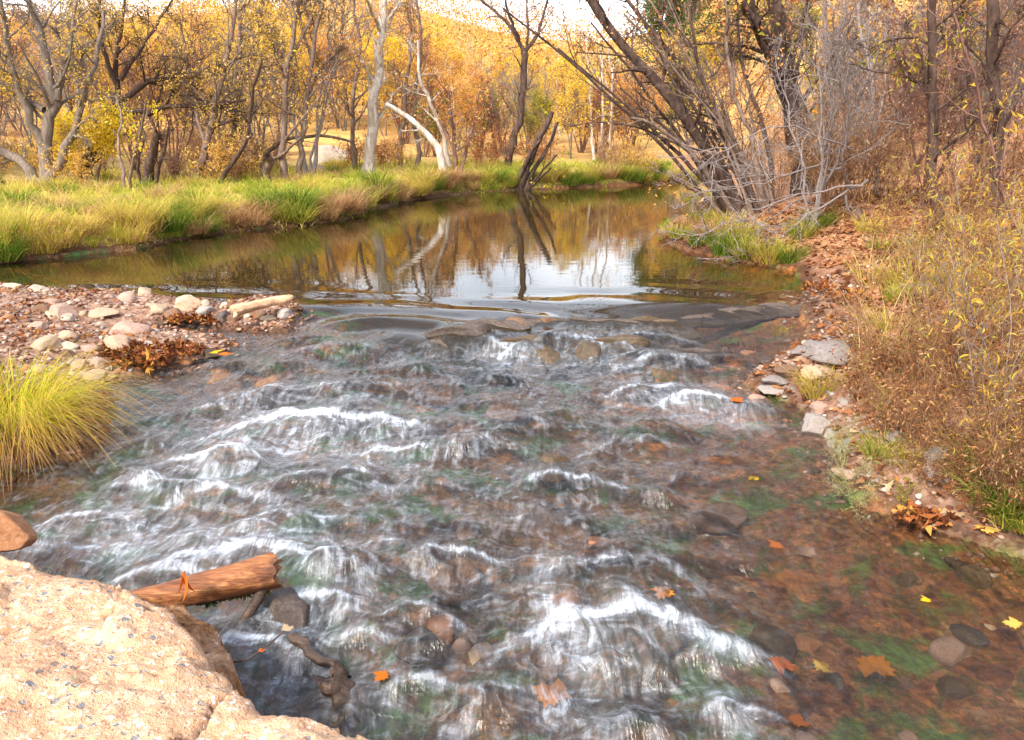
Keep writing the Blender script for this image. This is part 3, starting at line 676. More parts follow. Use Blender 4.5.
px_tree('yellow_bush', 'bright yellow bush hanging under the leaning cottonwood', (92, 184), [([(92, 186), (90, 160), (86, 135)], 4, 2), ([(96, 186), (100, 150), (96, 120)], 4, 2), ([(88, 186), (78, 150), (74, 128)], 4, 2)], 'bk_brown', 4,
    [(9, .5, 55, .02, 5, 4), (6, .5, 50, 0, 4, 3)], [('lf_yellow', 7500, .075, .6, 2, .2)], cat='bush')
px_tree('dead_stump', 'dark ragged stump sprouting grey twigs behind the bank grass', (149, 190), [([(146, 192), (149, 170), (154, 148), (158, 132)], 17, 8), ([(154, 192), (160, 165), (166, 140), (170, 120)], 7, 2), ([(142, 192), (138, 165), (144, 140)], 6, 2)], 'bk_dark', 5, LVS, [('lf_rust', 300, .07, .5, 3, .1)], cat='stump')
px_tree('leafless_tree', 'brown shaggy trunk leaning slightly beside the dark stump', (196, 182), [([(196, 184), (202, 160), (210, 135), (214, 110), (224, 70), (232, 30), (240, -20)], 14, 3), ([(206, 148), (196, 110), (190, 70), (180, 20)], 7, 2)], 'bk_brown', 6, LV4, [('lf_gold', 4500, .06, .5, 3, .13)])
px_tree('leafless_tree', 'straight brown trunk between two leaning trunks on the left bank', (226, 176), [([(226, 178), (228, 155), (234, 128), (238, 95), (241, 40), (243, -30)], 10, 4), ([(236, 100), (250, 60), (262, 10)], 5, 2)], 'bk_brown', 7, LV4, [('lf_yellow', 2500, .06, .5, 3, .13), ('lf_gold', 2500, .06, .5, 3, .13)])
px_tree('leafless_tree', 'thin dark trunk leaning hard right from the bank grass', (218, 186), [([(219, 187), (228, 170), (240, 152), (249, 130), (252, 105), (255, 90), (262, 60)], 8, 3)], 'bk_dark', 8, LVS, [('lf_tan', 300, .08, .5, 3, .1)])
px_tree('arching_tree', 'bare arching limb bending right beside a twisted stump', (245, 172), [([(243, 174), (258, 166), (270, 150), (282, 141), (300, 137), (330, 136), (352, 142)], 8, 3)], 'bk_brown', 9, LV2, None)
px_tree('twisted_stump', 'twisted brown stump with a single branch reaching up right', (268, 182), [([(268, 184), (266, 172), (271, 162), (267, 156)], 13, 8), ([(267, 160), (280, 156), (290, 147), (302, 137)], 6, 3), ([(267, 158), (261, 150), (258, 146)], 5, 2)], 'bk_brown', 10, [(3, .35, 50, 0, 4, 4)], None, cat='stump')
px_tree('tall_tree', 'tall slim brown tree with yellow leaves, left one of a close pair', (285, 182), [([(286, 184), (283, 160), (284, 120), (288, 80), (292, 40), (297, -20)], 11, 5), ([(288, 80), (275, 40), (262, 0)], 5, 2), ([(290, 60), (310, 20), (320, -20)], 5, 2)], 'bk_brown', 11, LV4, [('lf_gold', 5200, .065, .5, 3, .15), ('lf_yellow', 700, .09, .5, 3, .15)])
px_tree('tall_tree', 'tall slim brown tree with orange leaves, right one of a close pair', (297, 180), [([(296, 182), (301, 160), (303, 125), (309, 85), (314, 45), (328, -20)], 10, 4), ([(306, 105), (320, 70), (340, 50)], 4, 2), ([(312, 60), (300, 20), (298, -20)], 5, 2)], 'bk_brown', 12, LV4, [('lf_orange', 4200, .065, .5, 3, .15), ('lf_gold', 900, .09, .5, 3, .15)])
px_tree('sycamore_tree', 'tall pale-barked sycamore standing on the grassy point', (367, 176),
    [([(366, 178), (370, 150), (373, 118), (375, 85), (379, 55), (383, 20), (385, -40)], 18, 9, 0), ([(374, 82), (362, 62), (348, 45), (336, 36)], 6, 2), ([(381, 34), (374, 16), (364, -6)], 6, 3), ([(382, 26), (396, 8), (412, -10)], 5, 2), ([(372, 130), (384, 112), (392, 98)], 5, 2)], 'bk_pale', 13, LVS, [('lf_gold', 700, .10, .6, 3, .15), ('lf_orange', 400, .10, .6, 3, .15)])
px_tree('leaning_sycamore', 'pale bare trunk arching over to the left beside the sycamore', (443, 166), [([(444, 168), (440, 152), (430, 138), (414, 122), (400, 112), (386, 104)], 13, 5, 0)], 'bk_pale', 14, LV2, None, rough0=.008, Y=24.3)
px_tree('leaning_sycamore', 'grey-pale curved trunk rising behind the arching pale trunk', (448, 160), [([(449, 166), (444, 140), (436, 118), (428, 96), (420, 78), (418, 40)], 8, 3)], 'bk_pale', 15, LVS, [('lf_rust', 300, .07, .5, 3, .15)], Y=25.2)
for i, (bx_, x2, cl, lb) in enumerate([(354, 352, 'lf_orange', 'dark trunk half hidden left of the pale sycamore'), (400, 404, 'lf_rust', 'short dark trunk right of the pale sycamore'), (419, 414, 'lf_rust', 'slim dark trunk below the arching pale trunk')]):
    px_tree('brown_tree', lb, (bx_, 170), [([(bx_, 171), ((bx_ + x2) / 2, 140), (x2, 100), (x2 + 8, 50), (x2 + 2, 0)], 8, 3)], 'bk_brown', 16 + i, LV4, [(cl, 1300, .065, .5, 3, .16)])
px_tree('orange_tree', 'small bushy tree with rust-orange leaves near the water', (456, 178), [([(456, 180), (455, 150), (452, 120), (448, 90)], 8, 3), ([(460, 180), (466, 150), (474, 120), (480, 90)], 6, 2), ([(454, 150), (436, 110), (428, 90)], 5, 2)], 'bk_rose', 20, LV3, [('lf_rust', 900, .085, .5, 3, .13), ('lf_orange', 900, .085, .5, 3, .13), ('lf_olive', 500, .08, .5, 3, .12)])
px_tree('forked_tree', 'dark slender tree forking high over the far bend of the creek', (505, 170),
    [([(506, 172), (512, 148), (519, 120), (523, 88), (525, 60), (524, 48)], 11, 8, 0), ([(524, 52), (512, 30), (496, 12), (470, -8), (452, -20)], 6, 2), ([(525, 52), (537, 36), (541, 22), (548, 0), (556, -30)], 6, 2), ([(519, 40), (508, 12), (502, -20)], 5, 2), ([(526, 60), (528, 20), (524, -20)], 4, 2)], 'bk_dark', 21, LVS, [('lf_tan', 220, .08, .5, 3, .1)])
px_tree('broken_tree', 'dark broken multi-stemmed trunk leaning right at the waterline', (520, 187),
    [([(519, 189), (528, 165), (540, 138), (552, 112)], 13, 6, 0), ([(524, 189), (535, 168), (548, 148), (558, 122)], 9, 3, .4), ([(516, 189), (522, 170), (533, 150), (541, 140)], 9, 3, -.4), ([(524, 188), (540, 174), (557, 155)], 4, 2, -.8), ([(526, 189), (540, 178), (551, 168)], 4, 2, -1.1)], 'bk_dark', 22, [(2, .12, 50, 0, 4, 4)], [('lf_yellow', 90, .1, .55, 1, .25)])
for i, (bx_, x2) in enumerate([(594, 590), (601, 603), (609, 612)]):
    px_tree('birch_tree', 'slim white-stemmed tree behind the far grassy bank', (bx_, 160), [([(bx_, 162), ((bx_ + x2) / 2, 130), (x2, 90), (x2 - 4, 40)], 4.5, 2)], 'bk_pale', 24 + i, LV2, [('lf_yellow', 260, .12, .5, 2, .2)], group='white-stemmed trees beyond the far bank')
    later(list(o for o in sc.objects if o.name.startswith('birch_tree') and not o.parent)[-1], 'slim white-stemmed tree behind the far grassy bank')
# right bank
SC[0] = 1.1
TG = 'leaning stems of the dark thicket at the bend'
px_tree('leaning_tree', 'thick dark trunk leaning far left over the pool from the right bank', (742, 214),
    [([(744, 216), (722, 175), (700, 142), (672, 100), (645, 68), (620, 42), (598, 12), (578, -22)], 18, 9, 0), ([(640, 64), (622, 56), (600, 54), (576, 52)], 3, 1.5), ([(706, 152), (672, 142), (640, 128), (600, 122), (570, 126)], 4, 1.5)], 'bk_dark', 31, LVS, [('lf_rust', 450, .06, .5, 3, .1), ('lf_yellow', 130, .06, .5, 3, .1)], rough0=.01)
px_tree('leaning_tree', 'slim dark trunk leaning left just behind the thick leaning one', (750, 208),
    [([(752, 210), (738, 170), (712, 118), (690, 78), (664, 46), (636, 12), (612, -20)], 10, 4, .6), ([(700, 96), (670, 84), (640, 82)], 4, 2), ([(720, 135), (690, 120), (655, 118)], 4, 2)], 'bk_dark', 32, LVS, [('lf_rust', 450, .06, .5, 3, .1)], rough0=.01)
for i, (x0, y0, pts, w_, lb) in enumerate([
    (738, 218, [(722, 196), (700, 166), (686, 148), (660, 128), (630, 118)], 9, 'low dark stem leaning left closest to the water at the bend'),
    (756, 212, [(744, 170), (724, 128), (706, 90), (694, 50), (690, 0)], 9, 'dark stem leaning left and steepening, middle of the bend thicket'),
    (766, 208, [(757, 165), (748, 130), (734, 96), (728, 50), (722, -10)], 10, 'dark upright stem rising through orange leaves at the bend'),
    (774, 206, [(771, 165), (758, 110), (744, 70), (738, 20), (730, -20)], 8, 'dark stem right of the bend thicket, bent left near its top'),
    (732, 220, [(708, 200), (690, 188), (672, 178)], 8, 'short dark stem lying nearly flat over the pool edge'),
    (762, 214, [(748, 190), (736, 172), (716, 158), (700, 140)], 7, 'thin dark stem crossing behind the leaning trunks')]):
    px_tree('thicket_tree', lb, (x0, y0), [([(x0, y0)] + pts, w_, 3, (-.6, .3, .9, 1.3, -.5, .5)[i])], 'bk_dark' if i % 2 else 'bk_brown', 33 + i, LVS, [('lf_orange', 260 if i in (2, 3) else 60, .085, .5, 3, .14)], group=TG)
px_tree('big_dark_tree', 'massive dark twin trunk with rough bark behind the right bank brush', (803, 195),
    [([(800, 196), (796, 150), (789, 110), (780, 80), (768, 45), (752, 10), (736, -30)], 24, 14, 0), ([(808, 196), (806, 150), (800, 110), (790, 70), (778, 30), (774, -30)], 17, 12, .5), ([(790, 110), (778, 60), (760, 28), (735, -6)], 12, 6), ([(772, 56), (750, 48), (725, 44), (690, 44)], 6, 3), ([(790, 70), (800, 30), (812, -20)], 7, 3)], 'bk_dark', 41, LV4, [('lf_olive', 500, .09, .5, 4, .15), ('lf_orange', 400, .09, .5, 4, .15)])
px_tree('slim_tree', 'slim straight brown trunk right of the massive dark twin trunk', (834, 180), [([(834, 182), (832, 140), (829, 90), (826, 40), (823, -30)], 8, 5), ([(830, 70), (846, 60), (858, 30), (864, -10)], 4, 2)], 'bk_brown', 42, LV4, [('lf_olive', 300, .08, .4, 4, .12)])
px_tree('slim_tree', 'thin pale grey trunk standing in the right bank brush', (876, 196), [([(878, 198), (876, 150), (871, 90), (864, 40), (858, -30)], 6, 4), ([(876, 130), (884, 90), (886, 40)], 3, 2)], 'bk_silver', 43, LV3, [('lf_willow', 120, .10, .25, 3, .1)])
px_tree('dark_tree', 'crooked dark trunk with a limb arching left on the right bank', (944, 236),
    [([(946, 238), (937, 205), (932, 165), (934, 120), (935, 70), (932, 20), (930, -30)], 12, 9, 0), ([(934, 46), (915, 38), (890, 40), (868, 50)], 4, 2), ([(933, 90), (915, 80), (905, 60)], 3, 1), ([(934, 70), (950, 40), (970, 0)], 4, 2)], 'bk_dark', 44, LV3, [('lf_willow', 350, .10, .22, 3, .1), ('lf_olive', 150, .09, .4, 3, .1)])
px_tree('dark_tree', 'straight dark trunk nearest the right edge of the brush', (994, 230),
    [([(994, 232), (996, 190), (998, 140), (996, 80), (993, 20), (992, -30)], 13, 11, 0), ([(996, 90), (980, 60), (960, 40)], 3, 1), ([(995, 60), (1010, 30), (1030, 10)], 4, 2)], 'bk_dark', 45, LV3, [('lf_willow', 350, .10, .22, 3, .1)])
px_tree('dead_stump', 'broad split dark stump between the two dark right bank trunks', (984, 176), [([(984, 178), (980, 150), (974, 120), (966, 90), (962, 60)], 18, 9), ([(972, 120), (958, 86), (950, 70)], 7, 3), ([(988, 178), (994, 150), (1000, 120)], 8, 5)], 'bk_dark', 46, LV3, [('lf_tan', 200, .09, .3, 3, .1)], cat='stump')
px_tree('sapling', 'thin bare brown sapling leaning left at the photo edge of the right bank', (1034, 262), [([(1036, 264), (1010, 212), (990, 140), (975, 80), (955, 20), (940, -20)], 4, 2.2, .3), ([(1026, 250), (1000, 190), (986, 165)], 2.5, 1.5, -.3), ([(1000, 176), (1010, 130), (1024, 90)], 2.5, 1.5, .2)], 'bk_rose', 47, LV2, [('lf_willow', 80, .11, .2, 2, .05)], cat='sapling')
tg = np.random.default_rng(77)
for j, (xa, xb, lb, bk_) in enumerate([(722, 752, 'thicket of thin dark stems fanning left from the pool edge at the bend', 'bk_dark'), (752, 786, 'thicket of thin brown stems leaning left behind the fallen branches', 'bk_brown')]):
    st = []
    for i in range(9):
        x0 = tg.uniform(xa, xb); y0 = 216 - .12 * (x0 - 740) + tg.uniform(-4, 4); le = tg.uniform(.25, 1.25) * (1.0, .7, .25)[j]; hh = tg.uniform(110, 240)
        st.append(([(x0, y0), (x0 - le * hh * .28, y0 - hh * .33), (x0 - le * hh * .62, y0 - hh * .66), (x0 - le * hh * 1.02, y0 - hh)], tg.uniform(4, 8), 2, tg.uniform(-.8, 1.2), tg.uniform(-.4, .5)))
    px_tree('willow_thicket', lb, ((xa + xb) / 2, 212), st, bk_, 80 + j, [(6, .32, 42, .05, 5, 4), (5, .45, 42, .02, 4, 3), (3, .5, 40, 0, 3, 3)], [('lf_rust', 260, .05, .5, 3, .1), ('lf_gold', 160, .055, .4, 3, .1)], cat='thicket', rough0=.012)
# fallen grey branches on the promontory
LVD = [(9, .45, 42, .03, 6, 4), (5, .45, 42, .02, 4, 3), (3, .5, 40, 0, 3, 3)]
for i, (pp, w_, lb) in enumerate([
    ([(862, 186), (830, 190), (795, 198), (762, 206), (730, 222), (700, 236)], 3.5, 'long bare grey branch fallen over the bend, sagging towards the pool'),
    ([(852, 150), (820, 138), (790, 128), (762, 130), (730, 150), (712, 172)], 2.6, 'bare grey branch arching above the fallen ones at the bend'),
    ([(850, 186), (842, 160), (846, 120), (842, 60), (852, 10)], 4, 'bare silvery branch standing upright amid the fallen ones'),
    ([(868, 180), (840, 196), (810, 214), (786, 232), (748, 256)], 4, 'bare grey branch drooping down to the grassy pool edge'),
    ([(842, 168), (806, 168), (770, 180), (730, 190), (690, 196)], 3, 'bare grey branch reaching flat across the dark thicket'),
    ([(846, 196), (850, 214), (858, 232), (866, 246)], 3, 'short forked grey branch touching the bare red soil'),
    ([(830, 205), (800, 200), (776, 215), (750, 236), (722, 250)], 3, 'thin pale branch curling over green grass at the bend')]):
    b = hit(860, 205); g = np.random.default_rng(60 + i); Yd = b[1] - 1.3 + .25 * i
    pts = [atY(x, y, Yd - .35 * j) for j, (x, y) in enumerate(pp)]
    for q in pts: q[2] = max(q[2], gz(q[0], q[1]) + .01, .02)
    d = np.linalg.norm(pts[0] - CAM)
    stems_tree('fallen_branch', lb, 'branch', pts[0], [(pts, (.32 * w_) * d / F, .005)], 'bk_silver', g, LVD, None, k0=6, rough0=.04)
# ---------------------------------------------------------------- trees behind, copied from a few kinds
SC[0] = 2.0
PT = {}; LF[0] = 1.75
pg = np.random.default_rng(70)
LB = [(10, .38, 46, .06, 6, 4), (6, .45, 45, .03, 4, 3), (5, .5, 45, 0, 3, 3)]
for nm, kind, h, r, bk, n1, leaf, nst in [
    ('yellow_cottonwood', 'yellow', 8, .09, 'bk_grey', 1, [('lf_yellow', 5500, .11, .6, 3, .25), ('lf_gold', 2500, .11, .6, 3, .2)], 2), ('yellow_cottonwood', 'yellow2', 7, .08, 'bk_grey', 1, [('lf_yellow', 3000, .11, .6, 3, .2), ('lf_gold', 3000, .11, .6, 3, .2)], 3),
    ('orange_tree', 'orange', 7.5, .08, 'bk_grey', 1, [('lf_orange', 4200, .11, .6, 3, .22), ('lf_gold', 2500, .11, .6, 3, .2)], 3), ('rust_tree', 'rust', 6, .08, 'bk_rose', 1, [('lf_rust', 2200, .10, .55, 3, .2), ('lf_orange', 1800, .10, .55, 3, .2)], 4),
    ('bare_tree', 'bare', 7, .065, 'bk_silver', 1, [('lf_tan', 500, .08, .5, 3, .2)], 6), ('bare_tree', 'bare2', 6, .06, 'bk_rose', 1, [('lf_tan', 900, .08, .5, 3, .2), ('lf_rust', 500, .08, .5, 3, .2)], 7),
    ('pale_tree', 'pale', 8, .14, 'bk_pale', 1, [('lf_gold', 600, .14, .6, 3, .2)], 1), ('olive_tree', 'olive', 5, .10, 'bk_brown', 1, [('lf_olive', 2600, .14, .6, 3, .22)], 4), ('juniper_tree', 'juniper', 4.5, .13, 'bk_brown', 1, [('lf_green', 4500, .16, .6, 3, .2)], 5)]:
    PT[kind] = proto_tree(nm, pg, h, r, bk, LB, leaf, nst, spread=.55 if nst > 1 else .2); PT[kind]['category'] = 'tree'
DESC = dict(yellow='yellow-leaved cottonwood', yellow2='yellow-leaved cottonwood', orange='orange-leaved tree', rust='rust-leaved tree', bare='bare grey twiggy tree', bare2='bare reddish twiggy tree', pale='pale-trunked tree', olive='olive-green tree', juniper='dark green juniper')
REGION = [(-400, 90, 'far behind the grey willow'), (90, 200, 'far behind the dark leaning cottonwood'), (200, 275, 'behind the straight brown trunk'), (275, 345, 'behind the slim pair of trees'), (345, 430, 'behind the pale sycamore'), (430, 495, 'behind the arching pale trunk'), (495, 575, 'behind the forked tree'), (575, 660, 'behind the white stems across the bend'), (660, 760, 'behind the leaning thicket'), (760, 870, 'behind the massive twin trunk'), (870, 960, 'behind the crooked dark trunk'), (960, 1500, 'behind the straight dark trunk')]
def bgtree(kind, px, Y, s):
    x = (px - 512) / F * Y / cp_ * 1.0
    x = atY(px, 150, Y)[0]; z = gz(x, Y)
    o = dup(PT[kind], (x, Y, z - .1), pg.random() * 6.28, s * pg.uniform(.88, 1.15), group='autumn trees behind the creek')
    reg = next((r[2] for r in REGION if r[0] <= px < r[1]), 'behind')
    later(o, DESC[kind] + ' ' + reg, 'autumn trees behind the creek'); return o
for k in range(84):      # left and middle wood
    px = -140 + 830 * (k + pg.random()) / 84
    Y = pg.choice([36, 40, 44, 49, 54] if px > 200 else [31, 36, 40, 44, 50]) + pg.uniform(-2, 2)
    if px > 460: Y = pg.uniform(38, 56)
    if px < 330: kind = pg.choice(['yellow', 'yellow2', 'orange', 'yellow', 'orange', 'yellow', 'yellow2'])
    elif px < 470: kind = pg.choice(['rust', 'orange', 'yellow', 'bare2', 'yellow2', 'pale', 'orange'])
    elif px < 560: kind = pg.choice(['yellow', 'yellow', 'olive', 'yellow2', 'pale', 'bare'])
    else: kind = pg.choice(['yellow2', 'rust', 'bare2', 'bare', 'pale', 'bare2', 'rust'])
    bgtree(kind, px, Y, (.62 if 200 < px < 440 else .5 if px > 440 else .62) * (.56 + .012 * Y))
for k in range(32):      # right wood
    px = 675 + 420 * (k + pg.random()) / 32; Y = pg.choice([14, 18, 23, 28, 36]) + pg.uniform(-2, 2)
    if px < 800: Y = pg.uniform(27, 52)
    kind = pg.choice(['bare', 'bare2', 'bare2', 'bare', 'rust', 'bare2', 'bare', 'olive'] if px > 740 else ['yellow2', 'bare2', 'rust', 'bare2', 'olive'])
    bgtree(kind, px, Y, .55 * (.75 + .009 * Y))
for k in range(15):
    bgtree(pg.choice(['rust', 'orange', 'yellow2', 'olive', 'bare2']), 400 + 17 * k + pg.uniform(-8, 8), pg.uniform(33, 44), pg.uniform(.38, .6))
for k in range(9):
    bgtree(pg.choice(['bare', 'bare2']), -60 + 46 * k + pg.uniform(-8, 8), pg.uniform(24, 29), pg.uniform(.5, .8))
for px, Y, s in [(655, 84, 1.4), (668, 92, 1.7), (684, 80, 1.6), (700, 88, 1.7), (720, 82, 1.6), (742, 76, 1.6), (690, 98, 1.5), (760, 80, 1.7)]: bgtree('juniper', px, Y, s)
for o in PT.values(): drop(o)
# one far wooded hillside that reads as a mass
hg = np.random.default_rng(8); n = 400000
hy = hg.uniform(46, 150, n); hx = hg.uniform(-1.0, 1.1, n) * hy
hz_ = ground(hx, hy)
n2 = 60000; y2 = hg.uniform(24, 60, n2); x2 = hg.uniform(.36, 1.1, n2) * y2; hx = np.concatenate([hx, x2]); hy = np.concatenate([hy, y2]); hz_ = ground(hx, hy); n = len(hx)
cl = vn(hx * .35, hy * .35, 3); keep = hg.random(n) < .45 + .55 * sstep(.4, .6, cl)
hx, hy, hz_ = hx[keep], hy[keep], hz_[keep]; n = len(hx)
hp = np.stack([hx, hy, hz_ + hg.random(n) ** .6 * (1.3 + 3.4 * sstep(.4, .7, vn(hx * .35, hy * .35, 3)))], 1)
V, Q, rd = leafquads(hp, hg, .19, .7)
M['lf_hill'] = leaf_mat('leaf_hill', [(0, (.20, .10, .06)), (.3, (.56, .27, .08)), (.5, (.70, .42, .06)), (.7, (.33, .18, .09)), (.85, (.12, .14, .03)), (1, (.04, .075, .02))])
tag(mk('far_wood', V, Q, mat=M['lf_hill'], attrs=dict(rnd=np.repeat(np.clip(.15 + .7 * vn(hx * .22, hy * .22, 6) + hg.normal(0, .14, n) + .62 * sstep(.12, .16, hx / hy) * (1 - sstep(.30, .36, hx / hy)) - .5 * sstep(.3, .4, hx / hy), 0, 1), 4)), smooth=False), 'distant hillside wood in mixed gold, rust and green', 'wood', kind='stuff')

# ---------------------------------------------------------------- grass, tussocks and brush
def blades_at(root, h, wd, g, lean=.5, droop=.9, seg=2):
    n = len(root); a2 = g.random(n) * 6.283; le = lean * g.uniform(.2, 1.5, n)
    d = nrm(np.stack([np.cos(a2) * le, np.sin(a2) * le, np.ones(n)], 1)); L = h * g.uniform(.6, 1.35, n); st = (L / seg)[:, None]
    pts = [root]; dd = d
    for i in range(seg):
        pts.append(pts[-1] + dd * st); dd = nrm(dd + np.stack([np.cos(a2), np.sin(a2), -np.ones(n)], 1) * (droop * g.uniform(.1, 1, n)[:, None] * (i + 1) / seg))
    P = np.stack(pts, 1); an = g.random(n) * 6.283; S = np.stack([np.cos(an), np.sin(an), 0 * an], 1)
    wt = np.linspace(1, .15, seg + 1)[None, :, None] * (wd * g.uniform(.6, 1.3, n))[:, None, None] * .5
    V = np.stack([P - S[:, None] * wt, P + S[:, None] * wt], 2).reshape(-1, 3)
    b = (np.arange(n) * (seg + 1) * 2)[:, None] + (np.arange(seg) * 2)[None]
    return V, np.stack([b, b + 1, b + 3, b + 2], -1).reshape(-1, 4), np.tile(np.repeat(np.linspace(0, 1, seg + 1), 2), n)
g = np.random.default_rng(101)
nc = 15000
cy = 10.6 + 21 * g.random(nc) ** 1.2; cx = g.uniform(-.80, .26, nc) * cy
sd = sdf(cx, cy); _, _, zm = zones(cx, cy)
pn = fbm(cx * 1.1, cy * 1.1, 201, 3) * 2.2
ok = (sd > .02) & (zm > .5) & (sd < 8 + 4 * pn) & (g.random(nc) < .4 + .6 * np.exp(-sd / 4)) & (vn(cx * 2.1, cy * 1.6, 208) > .26); cx, cy, sd, pn = cx[ok], cy[ok], sd[ok], pn[ok]
kb = 26; nc = len(cx); ca = g.random(nc) * 6.28; cs = g.uniform(.6, 1.5, nc)
dry = sstep(.0, .5, fbm(cx * .7 + 9, cy * .9, 210, 3) * 2.4 + .10 * (sd - 1.2))
rc = np.clip(.25 + .42 * dry + .16 * pn + g.normal(0, .20, nc), 0, 1)
ch = .78 * (.12 + .20 * sstep(-.4, .5, pn) + .30 * g.random(nc) ** 3) * (1 - .4 * np.exp(-sd / .2))
rep = lambda a_: np.repeat(a_, kb)
xx = rep(cx) + g.normal(0, .07, nc * kb) * rep(cs); yy = rep(cy) + g.normal(0, .07, nc * kb) * rep(cs); n = len(xx)
root = np.stack([xx, yy, ground(xx, yy) - .02], 1)
V, Q, tt = blades_at(root, rep(ch) * 1.15, .008 + .0007 * yy, g, lean=1.0, droop=1.5, seg=3)
rv = np.clip(rep(rc) + g.normal(0, .09, n), 0, 1)
M['gr_meadow'] = leaf_mat('grass_meadow', [(0, (.12, .21, .02)), (.22, (.28, .36, .03)), (.45, (.52, .50, .06)), (.7, (.68, .55, .15)), (1, (.62, .38, .17))], tt=(.5, 1.2, (.60, .48, .14)))
tag(mk('meadow_grass', V, Q, mat=M['gr_meadow'], attrs=dict(rnd=np.repeat(rv, 8), tt=tt), smooth=False), 'rough yellow-green grass covering the left bank', 'grass', kind='stuff')

def tussock(name, n, R_, h, wd, m1, m2, frac, seed, lean=.5, droop=1.0, seg=4, lab=None, hv=.4):
    g = np.random.default_rng(seed); root = thing(name, (0, 0, 0), lab, 'grass clump')
    for nm, mm, k, hs in (('blade_tuft', m1, int(n * (1 - frac)), 1), ('dry_tuft', m2, int(n * frac), .8)):
        V, Q, rd, tt = blades(k, R_ * (1 if hs == 1 else 1.05), h * hs, wd, g, lean=lean * (1 if hs == 1 else 1.35), droop=droop * (1 if hs == 1 else 1.3), seg=seg, hv=hv)
        mk(nm, V, Q, mat=M[mm], parent=root, attrs=dict(rnd=rd, tt=tt), smooth=False)
    return root
TU = dict(lush=tussock('grass_tussock', 260, .22, .48, .016, 'gr_lush', 'gr_green', .25, 1), yellow=tussock('grass_tussock', 260, .24, .48, .016, 'gr_yellow', 'gr_dry', .3, 2),
          green=tussock('grass_tussock', 260, .22, .44, .016, 'gr_green', 'gr_yellow', .35, 3), dry=tussock('grass_tussock', 300, .26, .46, .016, 'gr_dry', 'gr_dry', .3, 4, droop=1.6), straw=tussock('straw_reed', 60, .16, .85, .011, 'gr_dry', 'gr_yellow', .45, 6, lean=.5, droop=.9, seg=5))
TD = dict(lush='lush green tussock', yellow='yellow grass tussock', green='straw-green tussock', dry='drooping brown tussock', straw='tall straw-coloured reed clump')
def landmark(px):
    for a, b, t in [(-999, 60, 'below the big grey willow'), (60, 140, 'below the dark leaning cottonwood'), (140, 200, 'below the dark stump'), (200, 262, 'below the hard-leaning thin trunk'), (262, 330, 'below the twisted stump'), (330, 400, 'below the pale sycamore'), (400, 470, 'below the arching pale trunk'), (470, 560, 'beside the broken trunk'), (560, 690, 'on the far bend')]:
        if a <= px < b: return t
    return 'under the bare fallen branches'
def put_tussock(kind, x, y, s, where, z=None):
    o = dup(TU[kind], (x, y, gz(x, y) - .02 if z is None else z), g.random() * 6.28, s)
    later(o, TD[kind] + ' ' + where, 'grass tussocks on the banks'); return o
# along the left water's edge and over the bank
E = np.array([atz(a, b, 0)[:2] for a, b in _A[2:16]]); seg = np.linalg.norm(np.diff(E, axis=0), axis=1); cum = np.concatenate([[0], np.cumsum(seg)])
for k in range(96):
    t = (k + g.random()) / 84 * cum[-1]; i = min(np.searchsorted(cum, t) - 1, len(seg) - 1); i = max(i, 0); f = (t - cum[i]) / seg[i]; p = E[i] * (1 - f) + E[i + 1] * f
    nrmv = np.array([-(E[i + 1] - E[i])[1], (E[i + 1] - E[i])[0]]) / seg[i]
    q = p + nrmv * g.uniform(.12, .55); px = proj((q[0], q[1], .1))[0]
    kind = g.choice(['lush', 'green', 'yellow', 'yellow', 'dry'])
    if 225 < px < 262 or 322 < px < 352 or 435 < px < 470: kind = 'dry'
    if 60 < px < 130: 
        if g.random() < .6: continue
        kind = 'yellow'
    put_tussock(kind, q[0], q[1], g.uniform(.75, 1.35), 'at the water ' + landmark(px))
for k in range(130):
    px = g.uniform(-40, 660); py = g.uniform(178, 240) if px < 330 else g.uniform(164, 182)
    p = hit(px, py, 34)
    if sdf(p[:1], p[1:2])[0] < .5 or p[1] > 31: continue
    put_tussock(g.choice(['lush', 'green', 'yellow', 'yellow', 'dry'] if px < 400 else ['lush', 'green', 'green', 'yellow']), p[0], p[1], g.uniform(.6, 1.15), 'on the bank ' + landmark(px))
for px, py, kind, s in [(690, 214, 'dry', .9), (700, 222, 'green', .8), (712, 236, 'dry', .9), (728, 226, 'yellow', .8), (735, 244, 'green', .9), (694, 205, 'green', .9), (704, 198, 'yellow', .9), (712, 210, 'dry', 1.0), (722, 203, 'green', .9), (6, 258, 'lush', 1.0), (-20, 262, 'lush', 1.0), (680, 236, 'green', .7), (700, 244, 'lush', .7), (726, 252, 'lush', .9), (748, 256, 'green', .9), (770, 262, 'yellow', .9), (790, 262, 'lush', .7), (716, 228, 'green', .7), (800, 236, 'green', .8), (820, 226, 'lush', .8), (745, 236, 'yellow', .8), (690, 226, 'dry', .7), (668, 236, 'dry', .6)]:
    p = hit(px, py); put_tussock(kind, p[0], p[1], s, 'at the water below the big grey willow' if px < 60 else 'under the bare fallen branches')
p = hit(36, 440); p2 = hit(12, 428)
sg = tussock('sedge_clump', 2600, .30, .86, .0075, 'gr_sedge', 'gr_dry', .34, 9, lean=.30, droop=2.2, seg=7, hv=.5, lab='big fountain of yellow-green sedge arching over the gravel shore'); sg.location = (p[0] - .22, p[1] + .10, p[2] - .06)
sg['category'] = 'grass clump'
